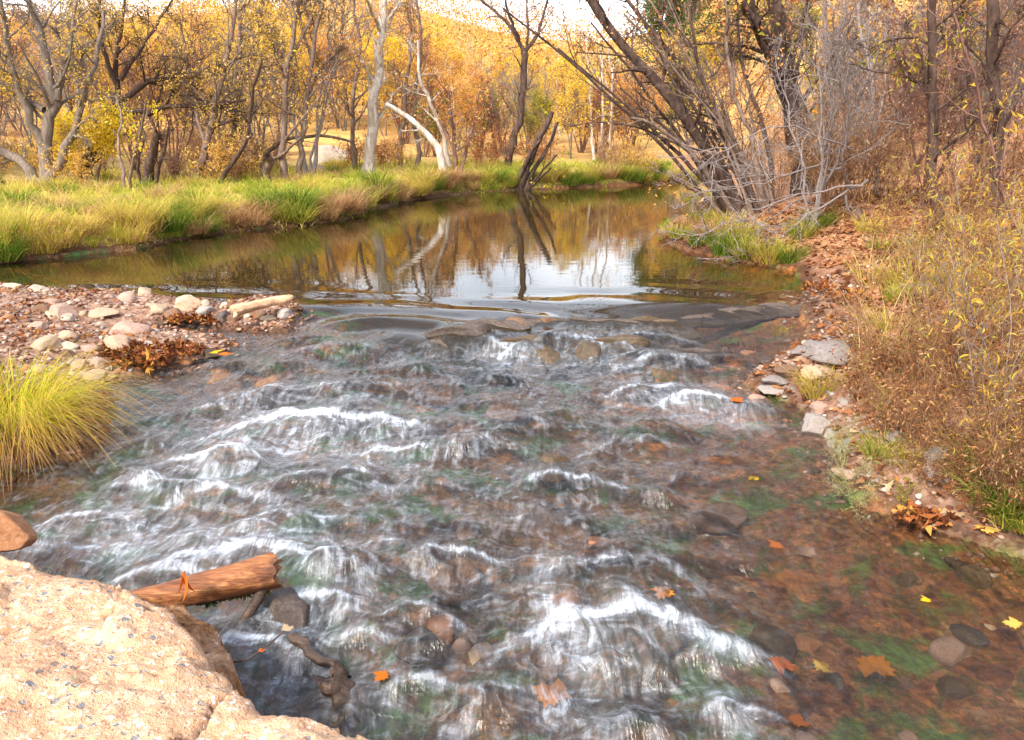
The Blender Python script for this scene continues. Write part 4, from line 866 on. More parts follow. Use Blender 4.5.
for px, py, kind, s in [(1000, 500, 'lush', .75), (1016, 518, 'green', .7), (1022, 478, 'lush', .7), (985, 470, 'green', .55), (818, 395, 'yellow', .55), (900, 300, 'green', .6), (1000, 330, 'yellow', .7), (930, 260, 'yellow', .8), (880, 250, 'green', .6), (1010, 400, 'yellow', .6), (950, 230, 'green', .8), (1015, 250, 'yellow', .9), (870, 232, 'yellow', .7), (905, 285, 'yellow', .8), (925, 300, 'green', .7), (890, 330, 'yellow', .6), (960, 290, 'yellow', .9), (985, 320, 'green', .7), (940, 345, 'yellow', .6), (1005, 290, 'yellow', .9), (915, 250, 'green', .8), (970, 240, 'yellow', .9), (900, 385, 'yellow', .5), (880, 455, 'green', .45), (1000, 370, 'green', .6)]:
    p = hit(px, py); put_tussock(kind, p[0], p[1], s, 'among the brown brush of the right bank')
for k in range(14):
    py = 225 + 250 * g.random(); px = np.interp(py, [222, 300, 400, 475], [880, 860, 862, 900]) + 190 * g.random()
    p = hit(px, py); put_tussock('straw', p[0], p[1], g.uniform(.5, 1.0) * (.7 if py > 400 else 1), 'on the right bank')
for o in TU.values(): drop(o)

# brush: prototypes with stems and curling leaves
def brush(name, seed, nst, h, lean, r, lv, leafm, nleaf, ll, lw, curl, sag, stemm, cat='shrub', R0=.12):
    g = np.random.default_rng(seed); root = thing(name, (0, 0, 0), None, cat); m = 7
    a = g.random(nst) * 6.28; b = a + g.normal(0, .6, nst); le = g.uniform(.1, 1, nst) * lean; L = h * g.uniform(.55, 1.1, nst)
    d = nrm(np.stack([np.cos(b) * le, np.sin(b) * le, np.ones(nst)], 1)); pts = [np.stack([np.cos(a) * R0 * g.random(nst), np.sin(a) * R0 * g.random(nst), 0 * a - .04], 1)]
    for i in range(m - 1): d = nrm(d + g.normal(0, .11, (nst, 3)) + np.array([0, 0, -.02])); pts.append(pts[-1] + d * (L / (m - 1))[:, None])
    P = np.stack(pts, 1); Rr = r * g.uniform(.6, 1.2, nst)[:, None] * np.linspace(1, .4, m)[None]
    parts = [tubes(P, Rr, 5)]; cur = (P, Rr); last = P
    for (nch, lf, an, up, mm, k) in lv:
        cur = grow(cur[0], cur[1], nch, lf, an, up, mm, g, rmin=r * .35, rk=.7); parts.append(tubes(cur[0], cur[1], k)); last = cur[0]
    V, Q = join(*parts); n = len(V)
    mk('stem', V, Q, mat=M[stemm], parent=root, attrs=dict(rnd=.5 + .3 * np.sin(np.arange(n) // 60 * 1.7)))
    pp = np.concatenate([pts_on(last, int(nleaf * .8), g, .2, .006), pts_on(P, int(nleaf * .2), g, .3, .006)])
    V, Q, rd, tt = ribbons(pp, g.normal(size=(len(pp), 3)) + np.array([0, 0, .2]), ll * g.uniform(.5, 1.3, len(pp)), lw * g.uniform(.6, 1.3, len(pp)), 4, g, curl, sag)
    mk('foliage', V, Q, mat=M[leafm], parent=root, attrs=dict(rnd=rd, tt=tt), smooth=False)
    return root
BR = dict(
    willow=brush('willow_shrub', 1, 8, 1.35, .45, .0055, [(6, .32, 35, .08, 5, 4), (3, .4, 40, 0, 3, 3)], 'lf_willow', 140, .09, .012, .55, .5, 'stem_dead'),
    willow2=brush('willow_shrub', 2, 4, 1.7, .3, .006, [(7, .25, 35, .08, 5, 4), (2, .4, 40, 0, 3, 3)], 'lf_willow', 110, .10, .013, .6, .5, 'bk_silver'),
    brown=brush('dry_shrub', 3, 15, .95, .65, .0042, [(6, .38, 42, .03, 4, 3), (3, .5, 45, 0, 3, 3)], 'lf_brown', 230, .075, .015, .6, .8, 'stem_dead'),
    brown2=brush('dry_shrub', 4, 18, .65, 1.1, .0036, [(5, .45, 45, 0, 4, 3), (3, .5, 45, 0, 3, 3)], 'lf_brown', 260, .065, .018, .6, .8, 'stem_dead'),
    olive=brush('leafy_weed', 5, 9, .55, .8, .003, [(5, .4, 40, .05, 4, 3)], 'lf_olive', 260, .075, .010, .35, .5, 'stem_dead'),
    sage=brush('feathery_weed', 6, 9, .5, 1.2, .0028, [(7, .4, 40, .05, 4, 3), (4, .45, 40, 0, 3, 3)], 'lf_sage', 420, .045, .005, .3, .3, 'lf_sage'),
    twig=brush('bare_shrub', 7, 12, 1.5, .5, .006, [(7, .4, 40, .04, 5, 3), (5, .45, 45, 0, 4, 3)], 'lf_tan', 160, .05, .014, .5, .5, 'stem_dead'),
    far=brush('dry_shrub', 8, 22, 1.5, .6, .012, [(5, .4, 42, .04, 4, 3), (4, .45, 45, 0, 3, 3)], 'lf_tan', 1100, .07, .022, .4, .3, 'stem_dead', R0=.5),
    fargold=brush('golden_shrub', 9, 18, 1.5, .6, .011, [(5, .4, 42, .04, 4, 3), (4, .45, 45, 0, 3, 3)], 'lf_gold', 1500, .075, .026, .4, .3, 'stem_dead', R0=.5),
    farrust=brush('rust_shrub', 10, 18, 1.4, .6, .011, [(5, .4, 42, .04, 4, 3), (4, .45, 45, 0, 3, 3)], 'lf_rust', 1300, .075, .026, .4, .3, 'stem_dead', R0=.5))
BD = dict(willow='yellow-leaved willow shrub', willow2='tall sparse willow shrub', brown='tangled dead brown shrub', brown2='low dead brown shrub', olive='olive-green leafy weed', sage='pale feathery weed', twig='bare twiggy brown shrub', far='dry tan shrub', fargold='golden leafy shrub', farrust='rust-coloured shrub')
def rwhere(px, py):
    if py > 470: return 'at the lower right waterline'
    if px < 850: return 'by the right shore slate stones'
    v = 'high on bank' if py < 260 else 'midway on bank' if py < 370 else 'low on bank'
    h = 'near the pool' if px < 905 else 'by crooked dark trunk' if px < 970 else 'by straight dark trunk'
    return v + ' ' + h
def put_brush(kind, px, py, s, where=None, tilt=(0, 0), maxd=40):
    p = hit(px, py, maxd)
    o = dup(BR[kind], (p[0], p[1], p[2]), g.random() * 6.28, s * g.uniform(.85, 1.15), tilt=(g.normal(0, .12), g.normal(0, .12)))
    later(o, BD[kind] + ' ' + (where or rwhere(px, py)), 'brush on the right bank' if px > 660 else 'shrubs under the left bank trees'); return o
for k in range(112):
    py = 222 + 300 * g.random() ** .85
    x0 = np.interp(py, [222, 300, 350, 400, 440, 480, 522], [872, 852, 846, 852, 868, 895, 965])
    px = x0 + (1120 - x0) * g.random() ** 1.0
    kind = g.choice(['brown', 'brown2', 'brown', 'brown2', 'willow', 'olive', 'twig'] if py > 330 else ['brown', 'willow', 'brown', 'olive', 'brown', 'willow2', 'twig', 'brown2'])
    s = {'twig': .55}.get(kind, .8) * (.68 if py > 400 else .95)
    if px < x0 + 35: s *= .6
    put_brush(kind, px, py, s)
for px, py, kind, s in [(852, 470, 'sage', .75), (858, 500, 'sage', .55), (838, 452, 'sage', .5), (820, 392, 'olive', .55), (880, 420, 'olive', .5), (905, 470, 'olive', .5), (905, 505, 'olive', .4), (875, 432, 'brown', .55), (896, 445, 'brown', .5), (858, 400, 'brown2', .6), (872, 380, 'brown2', .7), (780, 340, 'olive', .35),
                        (985, 440, 'willow2', .8), (1010, 430, 'willow2', .9), (935, 400, 'willow2', .75), (900, 320, 'willow2', .8), (960, 330, 'willow2', .9), (1030, 360, 'willow2', .9), (905, 270, 'willow', 1.0), (940, 280, 'willow', 1.0), (1000, 300, 'willow', .9), (1020, 270, 'willow', 1.1), (965, 258, 'willow', 1.1), (880, 262, 'willow', .8)]:
    put_brush(kind, px, py, s)
for k in range(24):     # upper right bank, between the trunks
    px = g.uniform(770, 1080); py = g.uniform(168, 222)
    put_brush(g.choice(['twig', 'twig', 'brown', 'willow', 'willow2', 'twig', 'brown', 'far']), px, py, g.uniform(.9, 1.35), 'between dark trunks of right bank')
for k in range(60):     # under the left bank trees
    px = g.uniform(-60, 655); py = g.uniform(158, 186) if px < 350 else g.uniform(156, 172)
    kind = g.choice(['far', 'far', 'far', 'fargold', 'twig'] if px < 350 else ['far', 'farrust', 'fargold', 'olive', 'farrust'])
    if 270 < px < 345 and g.random() < .7: continue
    put_brush(kind, px, py, g.uniform(.55, 1.15), landmark(px).replace('below', 'behind').replace('beside', 'behind'), maxd=36)
for o in BR.values(): drop(o)
# ---------------------------------------------------------------- stones, wood, leaves
SH = []
def stone_mesh(seed, flat, sub=4, ang=.97):
    g = np.random.default_rng(seed); bm = bmesh.new(); bmesh.ops.create_icosphere(bm, subdivisions=sub, radius=1)
    V = np.array([v.co[:] for v in bm.verts]); T = np.array([[v.index for v in f.verts] for f in bm.faces]); bm.free()
    for k in range(9):
        d = nrm(g.normal(size=3)); c = g.uniform(.55, .9); s = V @ d; V = V - np.clip(s - c, 0, 9)[:, None] * d * ang
    V = V * (1 + (.22 + .14 * (flat < .45)) * fbm(V[:, 0] * 1.4 + seed, V[:, 1] * 1.4 + V[:, 2] * 1.9, seed, 3)[:, None] + .11 * fbm(V[:, 0] * 5, V[:, 1] * 6 + V[:, 2] * 5, seed + 3, 3)[:, None])
    V[:, 2] *= flat; V[:, 0] *= g.uniform(1.0, 1.3); V /= np.abs(V[:, 0]).max(); return V, T
for i in range(7): SH.append(stone_mesh(300 + i, (.75, .6, .5, .8, .65, .4, .28)[i]))
SH.append(stone_mesh(377, .75, 4, 1.0)); V_ = SH[7][0]; V_ *= (1 + .16 * fbm(V_[:, 0] * 4, V_[:, 1] * 4 + V_[:, 2] * 3, 5, 3))[:, None]
SHT = [s_[0][:, 2].max() for s_ in SH]
SMESH = {}
def stone(shape, mat, loc, size, label, cat='stone', name='stone', group=None, rz=None, tilt=.12, sc3=(1, 1, 1)):
    key = (shape, mat)
    if key not in SMESH:
        o = mk(name, *[SH[shape][0]], T=SH[shape][1], mat=M[mat]); SMESH[key] = o.data
    else:
        o = bpy.data.objects.new(name, SMESH[key]); col.objects.link(o)
    o.location = loc; o.scale = (size * sc3[0], size * sc3[1], size * sc3[2]); o.rotation_euler = (g.normal(0, tilt), g.normal(0, tilt), g.random() * 6.28 if rz is None else rz)
    tag(o, label, cat, group)
    return o
g = np.random.default_rng(401)
def px_stone(px, py, wpx, shape, mat, label, z=None, sink=.55, **k):
    p = hit(px, py) if z is None else atz(px, py, z)
    d = np.linalg.norm(p - CAM); s = .5 * wpx * d / F
    p[2] += s * SHT[shape] * (1 - 2 * sink)
    return stone(shape, mat, p, s, label, **k)
for a in [(190, 306, 31, 0, 'stone_tan', 'rounded tan boulder, tallest stone standing at the pool edge of the gravel bar'), (38, 291, 19, 4, 'stone_pale', 'pale flat stone beside the calm pool, next to a low grey one'), (12, 288, 18, 4, 'stone_pale', 'pale rounded stone at the bar end where the pool begins'),
          (60, 315, 26, 1, 'stone_pink', 'pinkish wide stone midway across the gravel bar'), (47, 303, 22, 2, 'stone_pink', 'pinkish low stone among rust gravel near the pool'), (104, 314, 29, 2, 'stone_tan', 'wide tan stone among smaller cobbles near the bar middle'), (126, 299, 19, 0, 'stone_pink', 'pink blocky stone at the pool side of the bar'),
          (131, 334, 32, 3, 'stone_pink', 'large blocky pink-tan stone above the leaf pile'), (117, 346, 27, 0, 'stone_tan', 'tan rounded stone touching the leaf pile on the bar'), (50, 345, 27, 1, 'stone_tan', 'tan boulder just behind the sedge fountain'), (88, 350, 24, 2, 'stone_pink', 'flat pink stone between the sedge and the leaf pile'),
          (69, 348, 17, 4, 'stone_pale', 'small pale stone behind the sedge tips'), (134, 354, 19, 2, 'stone_pale', 'pale tan oval stone below the blocky pink stone'), (207, 356, 20, 1, 'stone_moss', 'dark olive wet stone at the point of the gravel bar'), (184, 362, 17, 2, 'stone_rust', 'orange-tan flat stone at the water, beside the leaf pile'),
          (166, 360, 14, 3, 'stone_rust', 'rust upright stone standing in the leaf pile'), (100, 366, 19, 1, 'stone_pink', 'pink stone at the shore between sedge and leaf pile'), (114, 369, 12, 2, 'stone_pale', 'little pale stone at the shallow edge below the leaf pile'), (94, 376, 22, 2, 'stone_tan', 'tan stone half under the sedge blades by the water'),
          (173, 314, 26, 5, 'stone_brown', 'flat dark stone in the side channel below the tan boulder'), (161, 311, 17, 3, 'stone_tan', 'small tan stone left of the side channel'), (225, 318, 20, 0, 'stone_wet', 'black wet stone propping the left end of the pale log'), (287, 316, 19, 0, 'stone_grey', 'grey stone below the right end of the pale log'),
          (277, 315, 14, 1, 'stone_brown', 'small brown stone tucked under the pale log'), (262, 316, 15, 1, 'stone_brown', 'brown stone leaning on the middle of the pale log'), (268, 318, 17, 2, 'stone_tan', 'tan flat stone in front of the pale log'), (248, 319, 10, 1, 'stone_pale', 'tiny pale stone below the pale log'), (296, 309, 15, 2, 'stone_brown', 'brown stone at the tip of the bar beyond the log'),
          ]:
    px_stone(*a)
px_stone(2, 548, 56, 0, 'stone_rust', 'orange-brown rock at the water beside the huge boulder', z=-.14, sink=.2)
COLN = dict(stone_tan='tan', stone_pink='pinkish', stone_grey='grey', stone_pale='pale', stone_brown='brown', stone_rust='rust-coloured', stone_wet='dark wet', stone_moss='mossy olive', stone_slate='slate-grey')
def barwhere(px, py): return ('by the calm pool edge' if py < 303 else 'on the open gravel' if py < 328 else 'near the blocky pink stone' if px > 80 else 'behind the sedge fountain')
for k in range(150):
    px, py = g.uniform(-30, 240), g.uniform(288, 378)
    p = hit(px, py); s_ = sdf(p[:1], p[1:2])[0]
    if s_ < -.12 or p[1] > 10.6 or p[0] > -1.4: continue
    mt = g.choice(['stone_tan', 'stone_pink', 'stone_pink', 'stone_grey', 'stone_pale', 'stone_brown', 'stone_rust']); sz = 'little' if (w_ := 4 + 12 * g.random() ** 2.4) < 8 else 'medium'
    o = px_stone(px, py, w_, g.integers(0, 6), mt, None); o['category'] = 'stone'
    later(o, f'{sz} {COLN[mt]} stone {barwhere(px, py)}', 'stones strewn over the gravel bar')
# right shore
for a in [(834, 354, 64, 5, 'stone_slate', 'broad flat slate slab at the top of the right shore'), (806, 350, 34, 6, 'stone_slate', 'pale slate slab lying against the broad one'), (790, 372, 40, 6, 'stone_brown', 'long brown slab lowest in the little slate stack'), (778, 380, 36, 6, 'stone_slate', 'thin grey slab topping the little slate stack'), (755, 368, 24, 5, 'stone_wet', 'dark wet slab at the water end of the slate stack'),
          (772, 390, 30, 6, 'stone_grey', 'grey slab at the foot of the slate stack'), (748, 358, 26, 1, 'stone_brown', 'brown stone in shallow water under rust leaves'), (770, 362, 26, 5, 'stone_wet', 'dark flat stone behind the slate stack'), (815, 372, 40, 5, 'stone_tan', 'tan flat stone right of the slate stack'), (762, 404, 28, 2, 'stone_pink', 'pinkish stone alone in shallows below the slate stack'), (754, 412, 26, 1, 'stone_brown', 'brown submerged stone beside the red leaf'),
          (817, 425, 34, 1, 'stone_grey', 'light grey rounded stone at the right shoreline'), (822, 410, 22, 1, 'stone_pink', 'small pink stone above the light grey rounded one'), (797, 442, 16, 2, 'stone_rust', 'orange stone at the waterline below the grey rounded one'), (767, 434, 18, 1, 'stone_pink', 'pink pebble-like stone in the shallow right water'), (850, 446, 30, 5, 'stone_slate', 'slate stone half under dead stems'), (845, 473, 26, 2, 'stone_pink', 'pink-brown stone by the feathery weed'),
          (938, 458, 30, 1, 'stone_slate', 'small grey stone uphill of the wedge stone'), (947, 474, 40, 2, 'stone_grey', 'grey wedge-shaped stone on the leaf-littered right bank'), (893, 440, 24, 1, 'stone_grey', 'grey stone under brown brush on the right bank'), (1002, 414, 30, 0, 'stone_slate', 'blue-grey stone at the foot of the right willow shoots'), (965, 430, 34, 0, 'stone_pink', 'pink stone buried in leaves on the right bank'), (1015, 445, 24, 1, 'stone_slate', 'slate stone near the photo edge of the right bank'),
          (740, 404, 22, 2, 'stone_moss', 'green-brown stone in the rapids by the red leaf'), (728, 352, 26, 1, 'stone_moss', 'mossy stone at the inner corner of the rust leaf heap')]:
    px_stone(*a)
for k in range(60):
    py = g.uniform(320, 520); x0 = np.interp(py, [320, 360, 400, 440, 480, 520], [815, 770, 800, 822, 845, 905]); px = x0 + g.uniform(-18, 70)
    mt = g.choice(['stone_slate', 'stone_pink', 'stone_grey', 'stone_brown', 'stone_rust', 'stone_brown'])
    o = px_stone(px, py, 5 + 14 * g.random() ** 2, g.integers(0, 7), mt, None); o['category'] = 'stone'
    later(o, f'small {COLN[mt]} stone ashore ' + ('by the slate slabs' if py < 385 else 'by the grey rounded stone' if py < 450 else 'by the feathery weed'), 'small stones along the right shore')
# stones of the ledge and the rapids, water running over them
def wet(px, py, wpx, shape, mat, label, up=.0, **k):
    p = hitw(px, py); z = wz(p[0], p[1]); d = np.linalg.norm(p - CAM); s = .5 * wpx * d / F
    p[2] = z - s * SHT[shape] + up
    return stone(shape, mat, p, s, label, **k)
for a in [(514, 322, 34, 1, 'stone_brown', 'rust-topped stone breaking the lip of the cascade', 0.035), (546, 322, 30, 1, 'stone_brown', 'orange-patched stone right of the rust-topped one', 0.02),
          (474, 330, 46, 1, 'stone_wet', 'dark stone left of the rust-topped lip stone', 0.02), (440, 342, 40, 1, 'stone_wet', 'dark stone beside the small white waterfall', 0.0), (500, 344, 50, 1, 'stone_wet', 'brown stone with water sheeting over below the lip', -.01), (540, 352, 60, 1, 'stone_moss', 'mossy stone in the second row of the ledge', -.01), (585, 350, 44, 1, 'stone_moss', 'mossy round stone beside the brown second-row one', -.01), (625, 346, 56, 1, 'stone_moss', 'olive and orange stone right in the second row', -.01), (670, 345, 60, 1, 'stone_wet', 'brown stone at the right of the second row', -.01),
          (552, 466, 46, 1, 'stone_moss', 'green and orange stone showing in the middle of the rapids', 0.035), (664, 372, 90, 1, 'stone_moss', 'broad mossy hump of rock under smooth water', -0.025), (222, 378, 44, 1, 'stone_brown', 'wet brown stone topped with leaves off the bar point', 0.035), (340, 405, 60, 1, 'stone_moss', 'green mossy stone under water left of the rapids', -0.025), (282, 378, 70, 1, 'stone_brown', 'brown stone under the smooth hump left of the rapids', -0.025), (420, 632, 48, 1, 'stone_wet', 'dark stone under the little pointed wave', -0.05),
          (618, 590, 130, 1, 'stone_moss', 'mossy boulder under the thin white crest', -0.06), (622, 645, 150, 1, 'stone_moss', 'large mossy boulder under the widest white crest', -0.09), (458, 562, 60, 1, 'stone_brown', 'brown boulder under the small white crest left of the middle', -0.05), (556, 500, 80, 1, 'stone_brown', 'brown boulder under the curling wave below the green stone', -0.025), (283, 606, 74, 1, 'stone_wet', 'dark rock drowned below the orange log', .03), (300, 648, 60, 0, 'stone_wet', 'dark rock under the twig below the log', -0.025), (770, 625, 50, 1, 'stone_moss', 'green mossy stone under the shallow right water', -0.07), (440, 380, 50, 1, 'stone_brown', 'brown stone in the flat foamy water below the fall', -0.025),
          (330, 448, 40, 1, 'stone_brown', 'brown stone in the broad white cascade at left', -0.025), (720, 500, 60, 2, 'stone_brown', 'brown stone under rippled shallows at right', -0.07), (505, 400, 44, 1, 'stone_brown', 'brown stone low in the flat middle rapids', -0.025), (465, 425, 40, 1, 'stone_brown', 'second brown stone low in the flat middle rapids', -0.025), (600, 540, 60, 2, 'stone_rust', 'rust stone under thin water between two crests', -0.025)]:
    wet(*a[:6], up=a[6])
for k in range(60):
    px, py = g.uniform(380, 1000), g.uniform(350, 735)
    p = hitw(px, py)
    if sdf(p[:1], p[1:2])[0] > -.1: continue
    mt = g.choice(['stone_brown', 'stone_moss', 'stone_rust', 'stone_wet', 'stone_tan', 'stone_pink', 'stone_moss']); s = g.uniform(.03, .11)
    o = stone(g.integers(0, 6), mt, (p[0], p[1], gz(p[0], p[1]) - s * .12), s, None)
    o['category'] = 'stone'; later(o, f'{COLN[mt]} cobble under the ' + ('shallow brown water at right' if px > 700 else 'flat water below the fall' if py < 430 else 'middle rapids' if py < 570 else 'lowest rapids'), 'cobbles on the stream bed')
for (x_, y_, hl, ry, rt, mt, up, lab) in [(458, 336, .34, .10, .1, 'stone_wet', .06, 'dark ledge rock at the left end of the cascade lip'), (520, 347, .30, .09, .15, 'stone_moss', .05, 'lower step of dark mossy rock behind the small waterfall'), (610, 348, .40, .11, -.05, 'stone_moss', .055, 'lower step of mossy orange-brown rock under the ledge'), (690, 350, .34, .10, -.1, 'stone_wet', .02, 'lower step of dark rock towards the right foam')]:
    p = hitw(x_, y_); p[2] = wz(p[0], p[1]) - hl * SHT[2] * .85 + up
    stone(2, mt, p, hl, lab, cat='ledge rock', name='ledge_rock', rz=rt, tilt=.03, sc3=(1, ry / hl * 1.7, .85))
for k in range(15):
    x_ = 486 + 22.5 * k; y_ = np.interp(x_, [480, 560, 700, 800], [326, 321, 316, 308]) + g.uniform(-3.5, 3.5)
    p = hitw(x_, y_); p[2] = wz(p[0], p[1]); hl = g.uniform(.16, .42)
    mt = g.choice(['stone_wet', 'stone_wet', 'stone_moss', 'stone_wet']) if x_ < 690 else 'stone_wet'; p[2] += g.uniform(.015, .055) - hl * SHT[7] * .42
    o = stone(7, mt, p, hl, None, cat='ledge rock', name='ledge_rock', rz=g.uniform(-.25, .25) + (3.14 if g.random() < .5 else 0), tilt=.08, sc3=(1.2, .42, .42))
    later(o, ('dark wet' if mt == 'stone_wet' else 'rust-patched brown') + ' broken rock in the low ledge across the lip', 'broken rocks of the low ledge')
# boulders beyond the left bank
for a in [(234, 170, 26, 0, 'stone_pink', 'purplish boulder behind the thin leaning trunk'), (318, 172, 22, 1, 'stone_pink', 'purplish boulder right of the slim pair of trees'), (252, 170, 16, 1, 'stone_pink', 'small purplish boulder left of the twisted stump')]: px_stone(*a, cat='boulder', name='boulder')
p = atY(326, 142, 30); p[2] = gz(p[0], p[1]) + .25; stone(1, 'stone_pale', p, .75, 'big pale boulder on the slope behind the slim pair of trees', cat='boulder', name='boulder')
# gravel
n = 9000; px = g.uniform(-60, 250, n); P = np.stack([g.uniform(-9.5, -1.5, n), g.uniform(5, 10.8, n)], 1); s_ = sdf(P[:, 0], P[:, 1]); P = P[(s_ > -.15)]
P2 = np.stack([g.uniform(1.0, 5, 4200), g.uniform(2.5, 10, 4200)], 1); s2 = sdf(P2[:, 0], P2[:, 1]); P2 = P2[(s2 > -.25) & (s2 < .9)]
P = np.concatenate([P, P2]); n = len(P); bm = bmesh.new(); bmesh.ops.create_icosphere(bm, subdivisions=1, radius=1); IV = np.array([v.co[:] for v in bm.verts]); IT = np.array([[v.index for v in f.verts] for f in bm.faces]); bm.free()
S = .010 + .026 * g.random(n) ** 2; sc3 = g.uniform(.6, 1.3, (n, 1, 3)) * np.array([1, 1, .6])
V = IV[None] * (1 + .25 * g.normal(size=(n, len(IV), 1))) * sc3 * S[:, None, None]; an = g.random(n) * 6.28
V = np.stack([V[..., 0] * np.cos(an)[:, None] - V[..., 1] * np.sin(an)[:, None], V[..., 0] * np.sin(an)[:, None] + V[..., 1] * np.cos(an)[:, None], V[..., 2]], -1) + np.stack([P[:, 0], P[:, 1], ground(P[:, 0], P[:, 1]) + S * .25], 1)[:, None]
T = (IT[None] + (np.arange(n) * len(IV))[:, None, None]).reshape(-1, 3)
m = NM('gravel_mat'); c = m.ramp(m.attr('rnd'), [(0, (.10, .05, .03)), (.25, (.24, .14, .095)), (.5, (.34, .22, .15)), (.7, (.22, .09, .045)), (.85, (.24, .20, .18)), (1, (.46, .38, .31))]); M['gravel'] = m.done(m.pbr(c, .8))
tag(mk('gravel', V.reshape(-1, 3), T=T, mat=M['gravel'], attrs=dict(rnd=np.repeat(g.random(n), len(IV)))), 'mixed tan, rust and grey gravel of the shores', 'gravel', kind='stuff')
# leaf litter
LO = [(0, -.50)]
for an, r in [(-1.0, .12), (-.5, .36), (-.3, .29), (.12, .50), (.32, .36), (.55, .46), (.80, .35), (1.15, .48), (1.35, .40), (1.5708, .58)]: LO.append((r * math.cos(an), r * math.sin(an)))
LO = np.array(LO + [(-x, y) for x, y in LO[-2:1:-1]]) * .9
def lobed(P, nrmz, size, g, curl=.5, lift=.02):
    n = len(P); a = g.random(n) * 6.28; q = np.stack([LO[:, 0], LO[:, 1], 0 * LO[:, 0]], 1)
    q = np.concatenate([[[0, 0, 0]], q]); q = np.repeat(q[None], n, 0) * size[:, None, None]
    cu = g.normal(0, curl, n)[:, None]; q[:, :, 2] = cu * q[:, :, 0] ** 2 / size[:, None] * 1.6 + g.normal(0, curl, n)[:, None] * q[:, :, 1] ** 2 / size[:, None] * 1.6
    q = np.stack([q[..., 0] * np.cos(a)[:, None] - q[..., 1] * np.sin(a)[:, None], q[..., 0] * np.sin(a)[:, None] + q[..., 1] * np.cos(a)[:, None], q[..., 2]], -1)
    t1 = g.normal(0, nrmz, n)[:, None]; q = np.stack([q[..., 0] * np.cos(t1) + q[..., 2] * np.sin(t1), q[..., 1], -q[..., 0] * np.sin(t1) + q[..., 2] * np.cos(t1)], -1)
    q = q + P[:, None] + np.array([0, 0, 1]) * (lift * g.random(n) + .15 * np.abs(np.sin(t1[:, 0])) * size)[:, None, None]
    k = len(LO); T = np.stack([np.zeros(k), 1 + np.arange(k), 1 + (np.arange(k) + 1) % k], 1).astype(int)
    return q.reshape(-1, 3), (T[None] + (np.arange(n) * (k + 1))[:, None, None]).reshape(-1, 3), np.repeat(g.random(n), k + 1)
def litter(n, xr, yr, cond, size, name, lab, mat='lf_litter', tilt=.45):
    x = g.uniform(*xr, n); y = g.uniform(*yr, n); s = sdf(x, y); r = zones(x, y); k = cond(x, y, s, r); x, y = x[k], y[k]
    P = np.stack([x, y, ground(x, y)], 1)
    V, T, rd = lobed(P, tilt, size * g.uniform(.5, 1.3, len(x)), g, .6, .03)
    tag(mk(name, V, T=T, mat=M[mat], attrs=dict(rnd=rd), smooth=False), lab, 'leaf litter', kind='stuff')
litter(15000, (1.2, 9), (3, 15), lambda x, y, s, r: (s > .04) & (r[0] > .5) & (g.random(len(x)) < sstep(-.3, .7, s + .5 * vn(x * 2, y * 2, 7))), .095, 'leaf_litter', 'rust and tan fallen leaves covering the right bank')
litter(5500, (-9, -1.5), (5.5, 10.6), lambda x, y, s, r: (s > -.05) & (vn(x * 1.8, y * 1.8, 19) > .36), .06, 'shore_litter', 'rust leaves caught between stones of the gravel bar', 'lf_wetlitter')
def pile(px, py, n, rx, ry, h, label):
    b = hit(px, py); a = g.random(n) * 6.28; r = np.sqrt(g.random(n))
    P = np.stack([b[0] + np.cos(a) * r * rx, b[1] + np.sin(a) * r * ry, b[2] + h * (1 - r * r) * g.random(n)], 1)
    V, T, rd = lobed(P, .8, .085 * g.uniform(.5, 1.3, n), g, .9, .03)
    tag(mk('leaf_pile', V, T=T, mat=M['lf_wetlitter'], attrs=dict(rnd=rd), base=b, smooth=False), label, 'leaf pile')
pile(150, 352, 330, .52, .32, .06, 'dark rust heap of wet leaves at the point of the gravel bar'); pile(136, 366, 150,   .30, .18, .05, 'wet brown leaf heap at the shore below the pale tan stone')
pile(192, 322, 120, .30, .12, .05, 'strip of orange leaves stranded in the side channel'); pile(748, 352, 90, .30, .16, .05, 'rust leaf heap caught on stones at the right shore'); pile(840, 292, 160, .4, .5, .04, 'orange leaf drift at the corner of the calm pool'); pile(930, 520, 60, .22, .12, .03, 'pale orange leaves gathered at the lower right waterline')
def leaf(px, py, wpx, mat, label, dz=.006, tilt=.1, on=None):
    p = hitw(px, py) if on is None else np.array(on, float)
    if on is None: p[2] = max(wz(p[0], p[1]), gz(p[0], p[1])) + dz
    s = wpx * np.linalg.norm(p - CAM) / F
    V, T, rd = lobed(p[None], tilt, np.array([s]), g, .09, 0)
    tag(mk('fallen_leaf', V, T=T, mat=M[mat], attrs=dict(rnd=rd), base=p, smooth=False), label, 'leaf')
